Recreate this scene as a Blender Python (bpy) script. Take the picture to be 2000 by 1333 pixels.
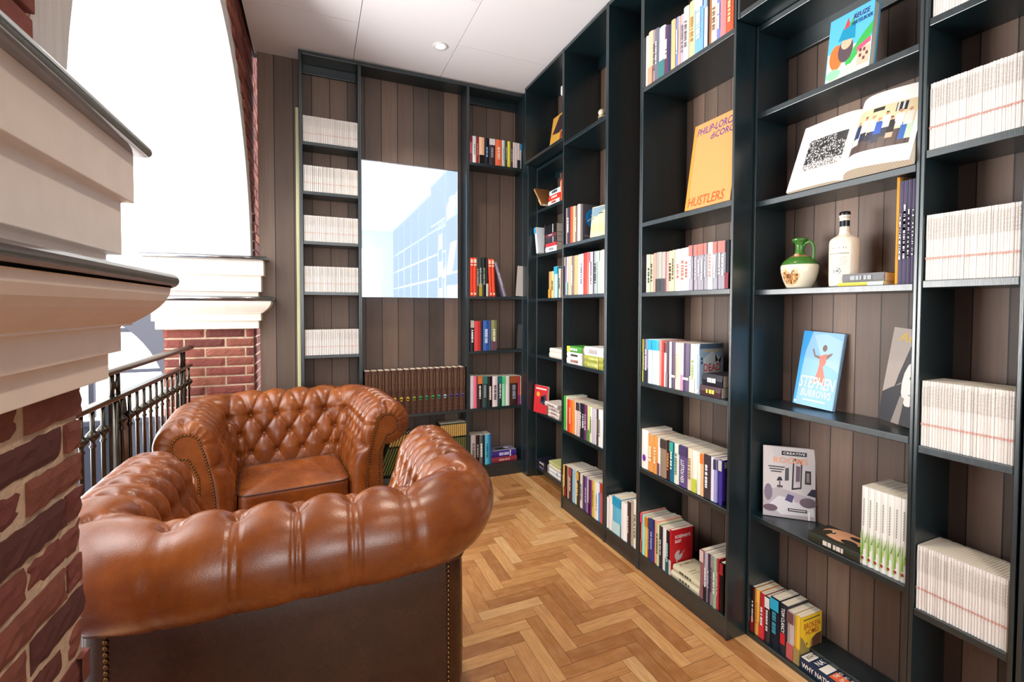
import bpy, math, random
import numpy as np
from mathutils import Matrix, Vector
for o in list(bpy.data.objects): bpy.data.objects.remove(o)
SC = bpy.context.scene
COL = SC.collection
R = math.radians
PI = math.pi
# ---------------------------------------------------------------- camera
def setup_camera():
    yaw, pit, rol, f, py = .4047, -.0281, -.0029, 904.9, 627.7
    cy, sy = math.cos(yaw), math.sin(yaw)
    fw = Vector((sy*math.cos(pit), cy*math.cos(pit), math.sin(pit)))
    r = Vector((cy, -sy, 0)); d = fw.cross(r)
    r2 = r*math.cos(rol) + d*math.sin(rol); d2 = -r*math.sin(rol) + d*math.cos(rol)
    M = Matrix((r2, -d2, -fw)).transposed().to_4x4(); M.translation = (0, 0, 1.3)
    cd = bpy.data.cameras.new('camera'); cd.sensor_width = 36; cd.lens = 36*f/2000
    cd.shift_y = (py-666.5)/2000; cd.clip_start = .02
    co = bpy.data.objects.new('camera', cd); COL.objects.link(co); co.matrix_world = M
    SC.camera = co
setup_camera()
# ---------------------------------------------------------------- sky, daylight, added fill, exposure
W = bpy.data.worlds.new('overcast_sky'); SC.world = W; W.use_nodes = True
W.node_tree.nodes['Background'].inputs[0].default_value = (.93, .96, 1, 1)
W.node_tree.nodes['Background'].inputs[1].default_value = 2.8
def area(name, loc, target, sx, sy, power, color=(1, 1, 1)):
    l = bpy.data.lights.new(name, 'AREA'); l.shape = 'RECTANGLE'; l.size = sx; l.size_y = sy; l.energy = power; l.color = color
    o = bpy.data.objects.new(name, l); COL.objects.link(o); o.location = loc
    o.rotation_euler = (Vector(target)-Vector(loc)).to_track_quat('-Z', 'Y').to_euler()
    return o
area('atrium_skylight', (-2.4, 1.6, 3.9), (-.2, 2.0, 1.0), 3.0, 3.0, 110, (1, .98, .96))
area('atrium_window_light', (-3.1, 3.5, .7), (.8, 1.7, 2.5), 2.4, 2.0, 290, (1, .98, .95))
area('room_end_window_light', (.4, -3.6, 1.7), (.5, 2.5, 1.3), 1.9, 1.7, 34, (1, .97, .93))  # fill light added behind the camera to brighten surfaces facing it
vs = SC.view_settings
SC.display_settings.display_device = 'sRGB'
vs.view_transform = 'Standard'; vs.look = 'None'; vs.gamma = 1; vs.use_curve_mapping = False
vs.exposure = .48
# ---------------------------------------------------------------- helpers
def lin(h):
    c = [int(h[i:i+2], 16)/255 for i in (0, 2, 4)]
    return tuple(x/12.92 if x <= .04045 else ((x+.055)/1.055)**2.4 for x in c)
def tag(o, label=None, cat=None, group=None, kind=None):
    if label: o['label'] = label
    if cat: o['category'] = cat
    if group: o['group'] = group
    if kind: o['kind'] = kind
    return o
def thing(name, label, cat, M=None, group=None):
    o = bpy.data.objects.new(name, None); COL.objects.link(o); o.empty_display_size = .05
    if M is not None: o.matrix_world = M if isinstance(M, Matrix) else Matrix.Translation(M)
    return tag(o, label, cat, group)
class MB:
    def __init__(s): s.v = []; s.f = []; s.c = []
    def poly(s, pts, col='ffffff'):
        b = len(s.v); s.v += [tuple(p) for p in pts]; s.f.append(list(range(b, b+len(pts)))); s.c.append(col); return s
    def faces(s, vs, fs, col='ffffff'):
        b = len(s.v); s.v += [tuple(p) for p in vs]
        for f in fs: s.f.append([i+b for i in f]); s.c.append(col)
        return s
    def box(s, x0, x1, y0, y1, z0, z1, col='ffffff'):
        return s.faces([(x0,y0,z0),(x1,y0,z0),(x1,y1,z0),(x0,y1,z0),(x0,y0,z1),(x1,y0,z1),(x1,y1,z1),(x0,y1,z1)],
            [(0,3,2,1),(4,5,6,7),(0,1,5,4),(1,2,6,5),(2,3,7,6),(3,0,4,7)], col)
    def lathe(s, prof, n=32, c=(0, 0), col='ffffff', fn=None, sq=0):
        b = len(s.v)
        for r, z in prof:
            for i in range(n):
                a = 2*PI*i/n; s.v.append((c[0]+r*math.cos(a), c[1]+r*math.sin(a), z))
        for k in range(len(prof)-1):
            for i in range(n):
                j = (i+1) % n
                s.f.append([b+k*n+i, b+k*n+j, b+(k+1)*n+j, b+(k+1)*n+i])
                s.c.append(fn((i+.5)/n*360, (prof[k][1]+prof[k+1][1])/2, (prof[k][0]+prof[k+1][0])/2) if fn else col)
        s.f.append([b+i for i in range(n)][::-1]); s.c.append(col)
        s.f.append([b+(len(prof)-1)*n+i for i in range(n)]); s.c.append(col if not fn else fn(0, prof[-1][1], 0))
        return s
    def tube(s, path, rad, n=8, col='ffffff', closed=False):
        P = [Vector(p) for p in path]; b = len(s.v); m = len(P)
        up = None
        for i, p in enumerate(P):
            if closed: t = P[(i+1) % m]-P[i-1]
            else: t = P[min(i+1, m-1)]-P[max(i-1, 0)]
            t.normalize()
            if up is None: up = Vector((0, 0, 1)) if abs(t.z) < .9 else Vector((1, 0, 0))
            x = t.cross(up).normalized(); up = x.cross(t).normalized()
            rr = rad[i] if isinstance(rad, (list, tuple)) else rad
            for k in range(n):
                a = 2*PI*k/n; s.v.append(tuple(p+rr*(math.cos(a)*x+math.sin(a)*up)))
        for i in range(m if closed else m-1):
            for k in range(n):
                i2 = (i+1) % m; k2 = (k+1) % n
                s.f.append([b+i*n+k, b+i*n+k2, b+i2*n+k2, b+i2*n+k]); s.c.append(col)
        if not closed:
            s.f.append([b+k for k in range(n)][::-1]); s.c.append(col)
            s.f.append([b+(m-1)*n+k for k in range(n)]); s.c.append(col)
        return s
    def sphere(s, c, r, n=8, m=6, col='ffffff', sc=(1, 1, 1)):
        prof = [(r*math.sin(PI*(k+.02)/(m+.04)), -r*math.cos(PI*(k+.02)/(m+.04))) for k in range(m+1)]
        t = MB().lathe(prof, n)
        return s.faces([(c[0]+x*sc[0], c[1]+y*sc[1], c[2]+z*sc[2]) for x, y, z in t.v], t.f, col)
    def mesh(s, name):
        me = bpy.data.meshes.new(name); me.from_pydata(s.v, [], s.f); me.validate()
        ca = me.color_attributes.new('Col', 'BYTE_COLOR', 'CORNER')
        cache = {}
        buf = []
        if len(me.polygons) == len(s.c):
            for p, c in zip(me.polygons, s.c):
                if c not in cache: cache[c] = lin(c)+(1,)
                for _ in range(p.loop_total): buf += cache[c]
            ca.data.foreach_set('color', buf)
        return me
    def build(s, name, mat, parent=None, smooth=False, bevel=0, M=None, kind=None):
        o = bpy.data.objects.new(name, s.mesh(name)); COL.objects.link(o)
        o.data.materials.append(mat)
        if smooth: o.data.polygons.foreach_set('use_smooth', [True]*len(o.data.polygons))
        if parent: o.parent = parent
        if M is not None:
            if parent: o.matrix_local = M
            else: o.matrix_world = M
        if bevel:
            m = o.modifiers.new('bevel', 'BEVEL'); m.width = bevel; m.segments = 2; m.limit_method = 'ANGLE'
        if kind: o['kind'] = kind
        return o
    def place(s, org, ex, ey, pts, col):      # polygon given in a plane
        O, X, Y = Vector(org), Vector(ex), Vector(ey)
        return s.poly([O+X*a+Y*b for a, b in pts], col)
_txt = {}
def text_geo(t):
    if t not in _txt:
        c = bpy.data.curves.new('t', 'FONT'); c.body = t; c.resolution_u = 2; c.offset = .014
        o = bpy.data.objects.new('t', c)
        me = bpy.data.meshes.new_from_object(o)
        v = [(p.co.x, p.co.y) for p in me.vertices]; f = [list(p.vertices) for p in me.polygons]
        bpy.data.objects.remove(o); bpy.data.curves.remove(c); bpy.data.meshes.remove(me)
        xs = [p[0] for p in v]; ys = [p[1] for p in v]
        x0, x1, y0, y1 = min(xs), max(xs), min(ys), max(ys)
        _txt[t] = ([((x-x0)/(x1-x0), (y-y0)/(y1-y0)) for x, y in v], f)
    return _txt[t]
def put_text(mb, t, org, ex, ey, w, h, col, slant=0):
    v, f = text_geo(t); O, X, Y = Vector(org), Vector(ex), Vector(ey)
    mb.faces([O+X*(a*w+slant*b*h)+Y*(b*h) for a, b in v], f, col)
def ell(cx, cy, rx, ry, n=14, rot=0):
    out = []
    for i in range(n):
        a = 2*PI*i/n; x, y = rx*math.cos(a), ry*math.sin(a)
        out.append((cx+x*math.cos(rot)-y*math.sin(rot), cy+x*math.sin(rot)+y*math.cos(rot)))
    return out
def rect(x0, y0, x1, y1): return [(x0, y0), (x1, y0), (x1, y1), (x0, y1)]
# ---------------------------------------------------------------- materials
class NT:
    def __init__(s, name):
        s.m = bpy.data.materials.new(name); s.m.use_nodes = True; s.t = s.m.node_tree
        s.b = s.t.nodes['Principled BSDF']
    def n(s, typ, **k):
        nd = s.t.nodes.new(typ)
        for a, v in k.items():
            if a.startswith('i_'): nd.inputs[int(a[2:])].default_value = v
            else: setattr(nd, a, v)
        return nd
    def l(s, a, b): s.t.links.new(a, b)
    def math(s, op, a, b=None, clamp=False):
        nd = s.n('ShaderNodeMath', operation=op); nd.use_clamp = clamp
        for i, x in enumerate((a, b)):
            if x is None: continue
            if isinstance(x, (int, float)): nd.inputs[i].default_value = x
            else: s.l(x, nd.inputs[i])
        return nd.outputs[0]
    def set(s, **k):
        for a, v in k.items(): s.b.inputs[a.replace('_', ' ')].default_value = v
        return s
    def ramp(s, fac, stops):
        nd = s.n('ShaderNodeValToRGB'); e = nd.color_ramp.elements
        while len(e) < len(stops): e.new(.5)
        for x, (p, c) in zip(e, stops): x.position = p; x.color = (lin(c) if isinstance(c, str) else c)+(1,)
        s.l(fac, nd.inputs[0]); return nd.outputs[0]
    def mix(s, fac, a, b, typ='MIX'):
        nd = s.n('ShaderNodeMix', data_type='RGBA', blend_type=typ)
        for i, x in ((0, fac), (6, a), (7, b)):
            if isinstance(x, (int, float)): nd.inputs[i].default_value = x
            elif isinstance(x, str): nd.inputs[i].default_value = lin(x)+(1,)
            else: s.l(x, nd.inputs[i])
        return nd.outputs[2]
    def noise(s, vec=None, scale=5, detail=3, rough=.5, dim='3D'):
        nd = s.n('ShaderNodeTexNoise', noise_dimensions=dim)
        nd.inputs['Scale'].default_value = scale; nd.inputs['Detail'].default_value = detail; nd.inputs['Roughness'].default_value = rough
        if vec is not None: s.l(vec, nd.inputs['Vector'])
        return nd.outputs[0]
    def bump(s, h, strength=.3, dist=.01):
        nd = s.n('ShaderNodeBump'); nd.inputs['Strength'].default_value = strength; nd.inputs['Distance'].default_value = dist
        s.l(h, nd.inputs['Height']); s.l(nd.outputs[0], s.b.inputs['Normal'])
    def mapped(s, sx, sy, sz, src='Object'):
        tc = s.n('ShaderNodeTexCoord'); mp = s.n('ShaderNodeMapping'); mp.inputs['Scale'].default_value = (sx, sy, sz)
        s.l(tc.outputs[src], mp.inputs[0]); return mp.outputs[0]
def plain(name, h, rough=.5, metal=0, spec=.5, nz=0, nscale=20, bump=0, bscale=60):
    m = NT(name); m.set(Base_Color=lin(h)+(1,), Roughness=rough, Metallic=metal, Specular_IOR_Level=spec)
    if nz:
        c = lin(h); f = m.noise(m.mapped(1, 1, 1), nscale, 4)
        m.l(m.ramp(f, [(.3, tuple(x*(1-nz) for x in c)), (.7, tuple(min(1, x*(1+nz)) for x in c))]), m.b.inputs['Base Color'])
    if bump: m.bump(m.noise(m.mapped(1, 1, 1), bscale, 4), bump, .004)
    return m.m
def emit(name, c, s):
    m = NT(name); m.set(Base_Color=(0, 0, 0, 1), Emission_Color=c+(1,), Emission_Strength=s); return m.m
M = {}
def attr_mat(name, rough, nz=0, spec=.5):
    m = NT(name); a = m.n('ShaderNodeVertexColor', layer_name='Col'); m.l(a.outputs[0], m.b.inputs['Base Color'])
    m.set(Roughness=rough, Specular_IOR_Level=spec); return m.m
M['cover'] = attr_mat('printed_cover', .36, 0, .25)
M['ceramic'] = attr_mat('glazed_ceramic', .18)
def pages_mat():
    m = NT('page_block'); f = m.noise(m.mapped(500, 3, 3), 1.0, 2)
    m.l(m.ramp(f, [(.3, 'cdbfa8'), (.7, 'ece2d0')]), m.b.inputs['Base Color']); m.set(Roughness=.9); m.bump(f, .3, .001)
    return m.m
M['pages'] = pages_mat()
def paint_mat():
    m = NT('dark_teal_paint'); f = m.noise(m.mapped(6, 6, 1), 9, 4)
    m.l(m.ramp(f, [(.3, '07191e'), (.7, '0b242a')]), m.b.inputs['Base Color'])
    m.l(m.math('ADD', m.math('MULTIPLY', f, .16), .24), m.b.inputs['Roughness'])
    m.set(Specular_IOR_Level=.9, Coat_Weight=.25, Coat_Roughness=.3); m.bump(m.noise(m.mapped(30, 30, 4), 12, 3), .08, .003); return m.m
M['paint'] = paint_mat()
def clad_mat(name, axis, w, ph, cols):
    m = NT(name); tc = m.n('ShaderNodeTexCoord'); sp = m.n('ShaderNodeSeparateXYZ'); m.l(tc.outputs['Object'], sp.inputs[0])
    u = m.math('DIVIDE', m.math('SUBTRACT', sp.outputs[axis], ph), w)
    i = m.math('FLOOR', u); fr = m.math('FRACT', u)
    wn = m.n('ShaderNodeTexWhiteNoise', noise_dimensions='1D'); m.l(m.math('ADD', i, 31.3), wn.inputs['W'])
    base = m.ramp(wn.outputs[0], [(k/(len(cols)-1), c) for k, c in enumerate(cols)])
    cb = m.n('ShaderNodeCombineXYZ'); m.l(m.math('MULTIPLY', sp.outputs[axis], 70), cb.inputs[0])
    m.l(m.math('MULTIPLY', sp.outputs[2], 2.2), cb.inputs[1]); m.l(m.math('MULTIPLY', i, 7.7), cb.inputs[2])
    g = m.noise(cb.outputs[0], 1.0, 5, .65)
    cb2 = m.n('ShaderNodeCombineXYZ'); m.l(m.math('MULTIPLY', sp.outputs[axis], 9), cb2.inputs[0])
    m.l(m.math('MULTIPLY', sp.outputs[2], 3), cb2.inputs[1]); m.l(m.math('MULTIPLY', i, 3.1), cb2.inputs[2])
    g2 = m.noise(cb2.outputs[0], 1.0, 3)
    c1 = m.mix(m.math('MULTIPLY', g, .6), base, '241b19'); c2 = m.mix(m.math('MULTIPLY', g2, .3), c1, '8d7767')
    d = m.math('MINIMUM', fr, m.math('SUBTRACT', 1, fr)); gr = m.math('LESS_THAN', d, .022)
    m.l(m.mix(gr, c2, '120d0c'), m.b.inputs['Base Color'])
    m.set(Roughness=.55); m.bump(m.math('SUBTRACT', m.math('MULTIPLY', g, .35), gr), .35, .004); return m.m
WC = ['30241f', '8a6f60', '463a36', 'a08370', '3c2e29', '735d52']
M['clad_back'] = clad_mat('wall_cladding_back', 0, .1145, .0, WC)
M['clad_right'] = clad_mat('wall_cladding_right', 1, .078, .005, WC)
def leather_mat(name, cols, dk):
    m = NT(name); n1 = m.noise(m.mapped(1, 1, 1), 7, 4, .6); n2 = m.noise(m.mapped(1, 1, 1), 32, 3)
    c = m.ramp(n1, cols)
    m.l(m.mix(m.math('MULTIPLY', n2, .35), c, dk), m.b.inputs['Base Color'])
    m.l(m.math('ADD', m.math('MULTIPLY', n2, .14), .2), m.b.inputs['Roughness'])
    vo = m.n('ShaderNodeTexVoronoi'); vo.inputs['Scale'].default_value = 420; m.l(m.mapped(1, 1, 1), vo.inputs['Vector'])
    m.bump(m.math('ADD', m.math('MULTIPLY', vo.outputs[0], .5), m.math('MULTIPLY', n2, .6)), .16, .002)
    m.set(Specular_IOR_Level=.55); return m.m
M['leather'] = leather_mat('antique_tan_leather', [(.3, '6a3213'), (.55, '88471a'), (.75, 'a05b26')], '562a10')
M['leather_shaded'] = leather_mat('shaded_brown_leather', [(.3, '2c140b'), (.55, '361a0e'), (.75, '432213')], '241009')  # deep brown leather; shade on the outside panels is put into the colour
M['piping'] = plain('dark_piping_leather', '4a2413', .4)
M['nail'] = plain('antique_brass', '6f5636', .3, 1)
M['dark_wood'] = plain('dark_stained_wood', '2a170f', .4)
def floor_mat():
    m = NT('oak_parquet'); a = m.n('ShaderNodeVertexColor', layer_name='Col')
    g = m.noise(m.mapped(3, 42, 1, 'UV'), 1.0, 5, .62); g2 = m.noise(m.mapped(5, 9, 1, 'UV'), 1.0, 3)
    c = m.mix(m.math('MULTIPLY', m.math('SUBTRACT', g, .3, True), 1.25), a.outputs[0], '7c4f28')
    c = m.mix(m.math('MULTIPLY', m.math('SUBTRACT', g2, .45, True), .8), c, 'e2b581')
    m.l(c, m.b.inputs['Base Color']); m.l(m.math('ADD', m.math('MULTIPLY', g, .2), .3), m.b.inputs['Roughness'])
    m.bump(g, .08, .002); return m.m
M['floor'] = floor_mat()
def brick_mat(name, cols):
    m = NT(name); a = m.n('ShaderNodeVertexColor', layer_name='Col')
    n = m.noise(m.mapped(1, 1, 1), 30, 6, .7)
    m.l(m.mix(m.math('MULTIPLY', n, .75), a.outputs[0], '3c1f1b'), m.b.inputs['Base Color'])
    m.set(Roughness=.9); m.bump(m.noise(m.mapped(1, 1, 1), 130, 6, .7), .5, .006); return m.m
M['brick'] = brick_mat('red_brick', None)
M['mortar'] = plain('pale_mortar', 'c3ab92', .95, nz=.15, nscale=40, bump=.6, bscale=150)
M['cornice'] = plain('cream_moulding', 'efe2d6', .5, nz=.03)
M['zinc'] = plain('zinc_nosing', 'a2a5ab', .14, 1, nz=.08, nscale=30)
def plaster_mat():
    m = NT('white_plaster'); f = m.noise(m.mapped(26, 26, 1.6), 1.5, 4)
    m.l(m.ramp(f, [(.3, 'cfccc8'), (.7, 'e6e4e0')]), m.b.inputs['Base Color']); m.set(Roughness=.85)
    m.bump(m.noise(m.mapped(1, 1, 1), 25, 4), .1, .004); return m.m
M['plaster'] = plaster_mat()
M['white'] = plain('matt_white_board', 'eeecee', .7)
M['gap'] = plain('dark_joint', '17181c', .9)
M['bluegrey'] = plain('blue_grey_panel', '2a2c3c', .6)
M['arch_shaded'] = plain('shaded_plaster', '3e3f49', .8)
M['iron'] = plain('gunmetal_iron', '4b463f', .25, .9, nz=.2)
M['darksteel'] = plain('dark_steel', '1a232b', .4, .2)
M['chrome'] = plain('satin_white_metal', 'e8e8e8', .3)
M['bulb'] = emit('lamp_glow', (1, .9, .78), 14)
# ---------------------------------------------------------------- the setting
# the left wall leans .76 degrees off the bookcase axis; local origin is the room side corner of the far pier
LW = Matrix.Translation((-.355, 3.42, 0)) @ Matrix.Rotation(R(-.76), 4, 'Z')
CEIL = 2.962; XR = 1.75; YBK = 3.46; DX = 1.472; DXR = 1.574; YF = 3.30
def floor():
    rnd = random.Random(3); w, n = .0575, 5
    pal = ['c08750', 'cc945a', 'd6a066', 'b67c46', 'dca86c', 'c88d54', 'a86f3e', 'd09860', 'e2b47c']
    V, F, C, UV = [], [], [], []
    def board(x0, x1, y0, y1, horiz, xmax):
        a, b = max(x0, -.78), min(x1, xmax); c, d = max(y0, -1.2), min(y1, 3.46)
        if b-a < .004 or d-c < .004: return
        g = .0006; k = len(V); V.extend([(a+g, c+g, 0), (b-g, c+g, 0), (b-g, d-g, 0), (a+g, d-g, 0)]); F.append((k, k+1, k+2, k+3))
        C.append(rnd.choice(pal)); ou, ov = rnd.random()*40, rnd.random()*40
        for x, y in ((a, c), (b, c), (b, d), (a, d)):
            p, q = (x-x0, y-y0) if horiz else (y-y0, x-x0); UV.append((p*3+ou, q*3+ov))
    XB = 1.385; lim = int(5/w)
    for cy in range(-30, lim):
        for k in range(-12, 12):
            cx = cy+2*n*k; board(cx*w, (cx+n)*w, cy*w, (cy+1)*w, True, XB)
    for cx in range(-20, 30):
        for k in range(-12, 12):
            c0 = cx-2*n+1-2*n*k; board(cx*w, (cx+1)*w, c0*w, (c0+n)*w, False, XB)
    for s in range(6):
        y = -1.2-rnd.random()*.4
        while y < 3.46:
            ln = .45+rnd.random()*.15
            x0 = XB+s*.064; board(x0, x0+.064, y, y+ln, False, 1.76); y += ln
    me = bpy.data.meshes.new('floor'); me.from_pydata(V, [], F)
    ca = me.color_attributes.new('Col', 'BYTE_COLOR', 'CORNER'); uv = me.uv_layers.new(name='UVMap')
    b = []; u = []
    for i, c in enumerate(C): b += (lin(c)+(1,))*4
    for q in UV: u += q
    ca.data.foreach_set('color', b); uv.data.foreach_set('uv', u)
    o = bpy.data.objects.new('floor', me); COL.objects.link(o); me.materials.append(M['floor']); o['kind'] = 'structure'
    MB().box(-.86, 1.76, -3.9, 3.5, -.12, -.0012).build('trim_1', M['dark_wood'], kind='structure')
floor()
def ceiling():
    mb = MB(); g = .003
    xs = [(-.345, .258), (.258, .852), (.852, 1.76)]
    ys = [[-3.9, -1.2, .9, 2.885, 3.5], [-3.9, -2, .2, 2.43, 3.5], [-3.9, -1.1, 1.0, 2.87, 3.5]]
    for (a, b), yy in zip(xs, ys):
        for c, d in zip(yy[:-1], yy[1:]):
            mb.box(a+g*.6, b-g*.6, c+g*.3, d-g*.3, CEIL, CEIL+.02)
    mb.build('ceiling', M['white'], kind='structure')
    MB().box(-.4, 1.8, -3.95, 3.6, CEIL+.021, CEIL+.08).build('trim_2', M['gap'], kind='structure')
ceiling()
MB().box(-.325, 1.95, YBK, YBK+.12, 0, CEIL).build('wall_back', M['clad_back'], kind='structure')
MB().box(XR, XR+.12, -3.9, YBK, 0, CEIL).build('wall_right', M['clad_right'], kind='structure')
def end_wall():
    mb = MB(); y0, y1 = -3.92, -3.8
    for a, b, c, d in ((-.5, -.45, 0, 3), (1.25, 1.8, 0, 3), (-.45, 1.25, 0, .8), (-.45, 1.25, 2.6, 3)): mb.box(a, b, y0, y1, c, d)
    mb.build('wall_rear', M['plaster'], kind='structure')
end_wall()
# ---------------------------------------------------------------- left wall: piers, arches, mouldings
def brickwork(name, faces, z0, z1, rnd, parent=None, rf=1.0):
    """faces: list of (origin, along, outward, length, offset) in local coordinates; real bricks with a rough face"""
    mb = MB(); ch, bh, L, j = .0605, .0495, .222, .011
    pal = ['9c5247', 'aa5f50', '8a463d', 'b26a55', '7b3f38', 'a05c4a'] if rf < .9 else ['7f4037', '8a493d', '70372f', '935341', '602f2b']  # near pier takes a darker palette, its shade put into the brick colours
    for org, al, ow, ln, off in faces:
        O, A, N = Vector(org), Vector(al), Vector(ow)
        k = 0; z = z1-ch
        while z > z0-.03:
            u = -off - (L/2 if k % 2 else 0)
            while u < ln:
                a, b = max(u, 0), min(u+L-j, ln)
                if b-a > .03:
                    nu, nv = max(3, int((b-a)/.02)), 4
                    ends = [(a <= .001), (b >= ln-.001)]
                    jit = rnd.uniform(-.004, .005)*rf; c = rnd.choice(pal); base = len(mb.v)
                    j0, j1 = rnd.uniform(-.012, .006)*rf, rnd.uniform(-.012, .006)*rf
                    for q in range(nv+1):
                        for p in range(nu+1):
                            fu, fv = p/nu, q/nv
                            x = a+(b-a)*fu; zz = z+j/2+bh*fv
                            if p == nu and ends[1]: x += j1+rnd.uniform(-.004, .004)*rf
                            if p == 0 and ends[0]: x -= j0
                            edge = min(fu*nu, (1-fu)*nu, fv*nv, (1-fv)*nv)
                            if 0 < edge: x += rnd.uniform(-.002, .002)*rf
                            else: zz += rnd.uniform(-.002, .002)*rf
                            d = jit+(-.004 if edge == 0 else 0)+rnd.uniform(-.0022, .0022)*rf
                            mb.v.append(tuple(O+A*x+N*d+Vector((0, 0, zz))))
                    for q in range(nv):
                        for p in range(nu):
                            i = base+q*(nu+1)+p; mb.f.append([i, i+1, i+nu+2, i+nu+1]); mb.c.append(c)
                    # returns into the mortar bed
                    rim = [base+p for p in range(nu+1)]+[base+q*(nu+1)+nu for q in range(1, nv+1)]+[base+nv*(nu+1)+p for p in range(nu-1, -1, -1)]+[base+q*(nu+1) for q in range(nv-1, 0, -1)]
                    b2 = len(mb.v); m = len(rim)
                    for i in rim: mb.v.append(tuple(Vector(mb.v[i])-N*.03))
                    for t in range(m):
                        t2 = (t+1) % m; mb.f.append([rim[t2], rim[t], b2+t, b2+t2]); mb.c.append(c)
                u += L
            z -= ch; k += 1
    return mb.build(name, M['brick'], parent, smooth=False)
def ring_sweep(prof, x0, x1, y0, y1):
    """stack of rectangles: prof = (projection, z)"""
    mb = MB(); b = 0
    for p, z in prof:
        mb.v += [(x0-p, y0-p, z), (x1+p, y0-p, z), (x1+p, y1+p, z), (x0-p, y1+p, z)]
    for k in range(len(prof)-1):
        for i in range(4):
            j = (i+1) % 4; mb.f.append([4*k+i, 4*k+j, 4*k+4+j, 4*k+4+i]); mb.c.append('ffffff')
    mb.f.append([3, 2, 1, 0]); mb.c.append('ffffff'); n = len(prof)*4
    mb.f.append([n-4, n-3, n-2, n-1]); mb.c.append('ffffff')
    return mb
ZB = 1.165
OG = [(.058+.052*math.sin(t/8*PI/2)**2.0, 1.268+.072*(1-math.cos(t/8*PI/2))) for t in range(9)]
CORN = [(.03, ZB), (.03, ZB+.05), (.045, ZB+.05), (.045, ZB+.098), (.06, ZB+.1)]+OG+[(.116, 1.34)]
BLOCK = [(.03, 1.37), (.03, 1.398), (.048, 1.4), (.048, 1.5), (.064, 1.503), (.064, 1.598), (.03, 1.598)]
def nosing(x0, x1, y0, y1, z, p, r):
    prof = []
    for k in range(9):
        a = -PI/2+PI*k/8; prof.append((p-r+r*math.cos(a), z+r*math.sin(a)))
    return ring_sweep([(0, z-r)]+prof+[(0, z+r)], x0, x1, y0, y1)
def pier(num, x0, x1, y0, y1, faces, seed, rf):
    rnd = random.Random(seed)
    root = MB().box(x0+.006, x1-.006, y0+.006, y1-.006, 0, ZB+.02).build('wall_left_pier_%d' % num, M['mortar'], M=LW, kind='structure')
    brickwork('brick_facing', faces, 0, ZB, rnd, root, rf)
    ring_sweep(CORN, x0, x1, y0, y1).build('cornice_moulding', M['cornice'], root, bevel=.0015)
    nosing(x0, x1, y0, y1, 1.355, .122, .0155).build('zinc_ledge', M['zinc'], root, smooth=True)
    ring_sweep(BLOCK, x0, x1, y0, y1).build('impost_block', M['cornice'], root, bevel=.0015)
    nosing(x0, x1, y0, y1, 1.611, .088, .014).build('zinc_ledge', M['zinc'], root, smooth=True)
    return root
TH = -.49
pier(1, TH, 0, 0, .4, [((TH, 0, 0), (1, 0, 0), (0, -1, 0), -TH, .0), ((0, 0, 0), (0, 1, 0), (1, 0, 0), .4, .1)], 4, .4)
pier(2, TH, 0, -4.1, -2.35, [((0, -4.1, 0), (0, 1, 0), (1, 0, 0), 1.75, .19), ((0, -2.35, 0), (-1, 0, 0), (0, 1, 0), -TH, .1)], 9, 1)
def arch_wall():
    yc, zc, r = -1.175, 1.56, 1.175
    n = 48; top = CEIL+.4
    pts = [(yc+r*math.cos(PI*k/n), max(1.62, zc+r*math.sin(PI*k/n))) for k in range(n+1)]
    xi, xo = -.014, TH+.014
    sof = MB()
    for k in range(n):
        (a, b), (c, d) = pts[k], pts[k+1]
        sof.poly([(xi, a, b), (xi, c, d), (xo, c, d), (xo, a, b)])
    # plaster band round the opening on the room face
    r2 = r+.115
    q = [(yc+r2*math.cos(PI*k/n), max(1.62, zc+r2*math.sin(PI*k/n))) for k in range(n+1)]
    for k in range(n):
        sof.poly([(xi, *pts[k+1]), (xi, *pts[k]), (xi, *q[k]), (xi, *q[k+1])])
        sof.poly([(xi, *q[k+1]), (xi, *q[k]), (xi-.05, *q[k]), (xi-.05, *q[k+1])])
        sof.poly([(xo, *pts[k]), (xo, *pts[k+1]), (xo, *q[k+1]), (xo, *q[k])])
    root = sof.build('wall_left', M['plaster'], M=LW, kind='structure')
    # brick above the band
    mb = MB(); x = -.004
    pal = ['9c5247', 'aa5f50', '8a463d', 'b26a55', '7b3f38']; rnd = random.Random(2)
    core = MB()
    for k in range(n):
        core.poly([(x-.012, *q[k+1]), (x-.012, *q[k]), (x-.012, q[k][0], top), (x-.012, q[k+1][0], top)])
        core.poly([(TH+.01, *q[k]), (TH+.01, *q[k+1]), (TH+.01, q[k+1][0], top), (TH+.01, q[k][0], top)])
    core.box(TH+.01, x-.012, q[0][0], .4, 1.62, top); core.box(TH+.01, x-.012, -4.1, q[-1][0], 1.62, top)
    core.build('spandrel_core', M['mortar'], root)
    z = 1.63; k = 0
    while z < top:
        u = -4.1-(.111 if k % 2 else 0)
        while u < .4:
            a, b = u, u+.211
            ok = lambda y, zz: (y-yc)**2+(zz-zc)**2 > (r2+.005)**2 and not (abs(y-yc) < r2 and zz < zc)
            if ok(a, z) and ok(b, z):
                j = rnd.uniform(-.003, .004); mb.box(x-.03, x+j, a, b, z, z+.0495, rnd.choice(pal))
            else:      # cut bricks follow the curve
                while b-a > .03 and not ok(b, z) and b > yc: a += .02; b = u+.211; 
                lo = max(u, yc+math.sqrt(max(0, (r2+.006)**2-(max(0, z-zc))**2))); hi = min(u+.211, yc-math.sqrt(max(0, (r2+.006)**2-(max(0, z-zc))**2)))
                if u+.211-lo > .03 and lo > yc: mb.box(x-.03, x, lo, u+.211, z, z+.0495, rnd.choice(pal))
                elif hi-u > .03 and hi < yc: mb.box(x-.03, x, u, hi, z, z+.0495, rnd.choice(pal))
            u += .222
        z += .0605; k += 1
    mb.build('brick_facing', M['brick'], root, bevel=.003)
arch_wall()
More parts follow.
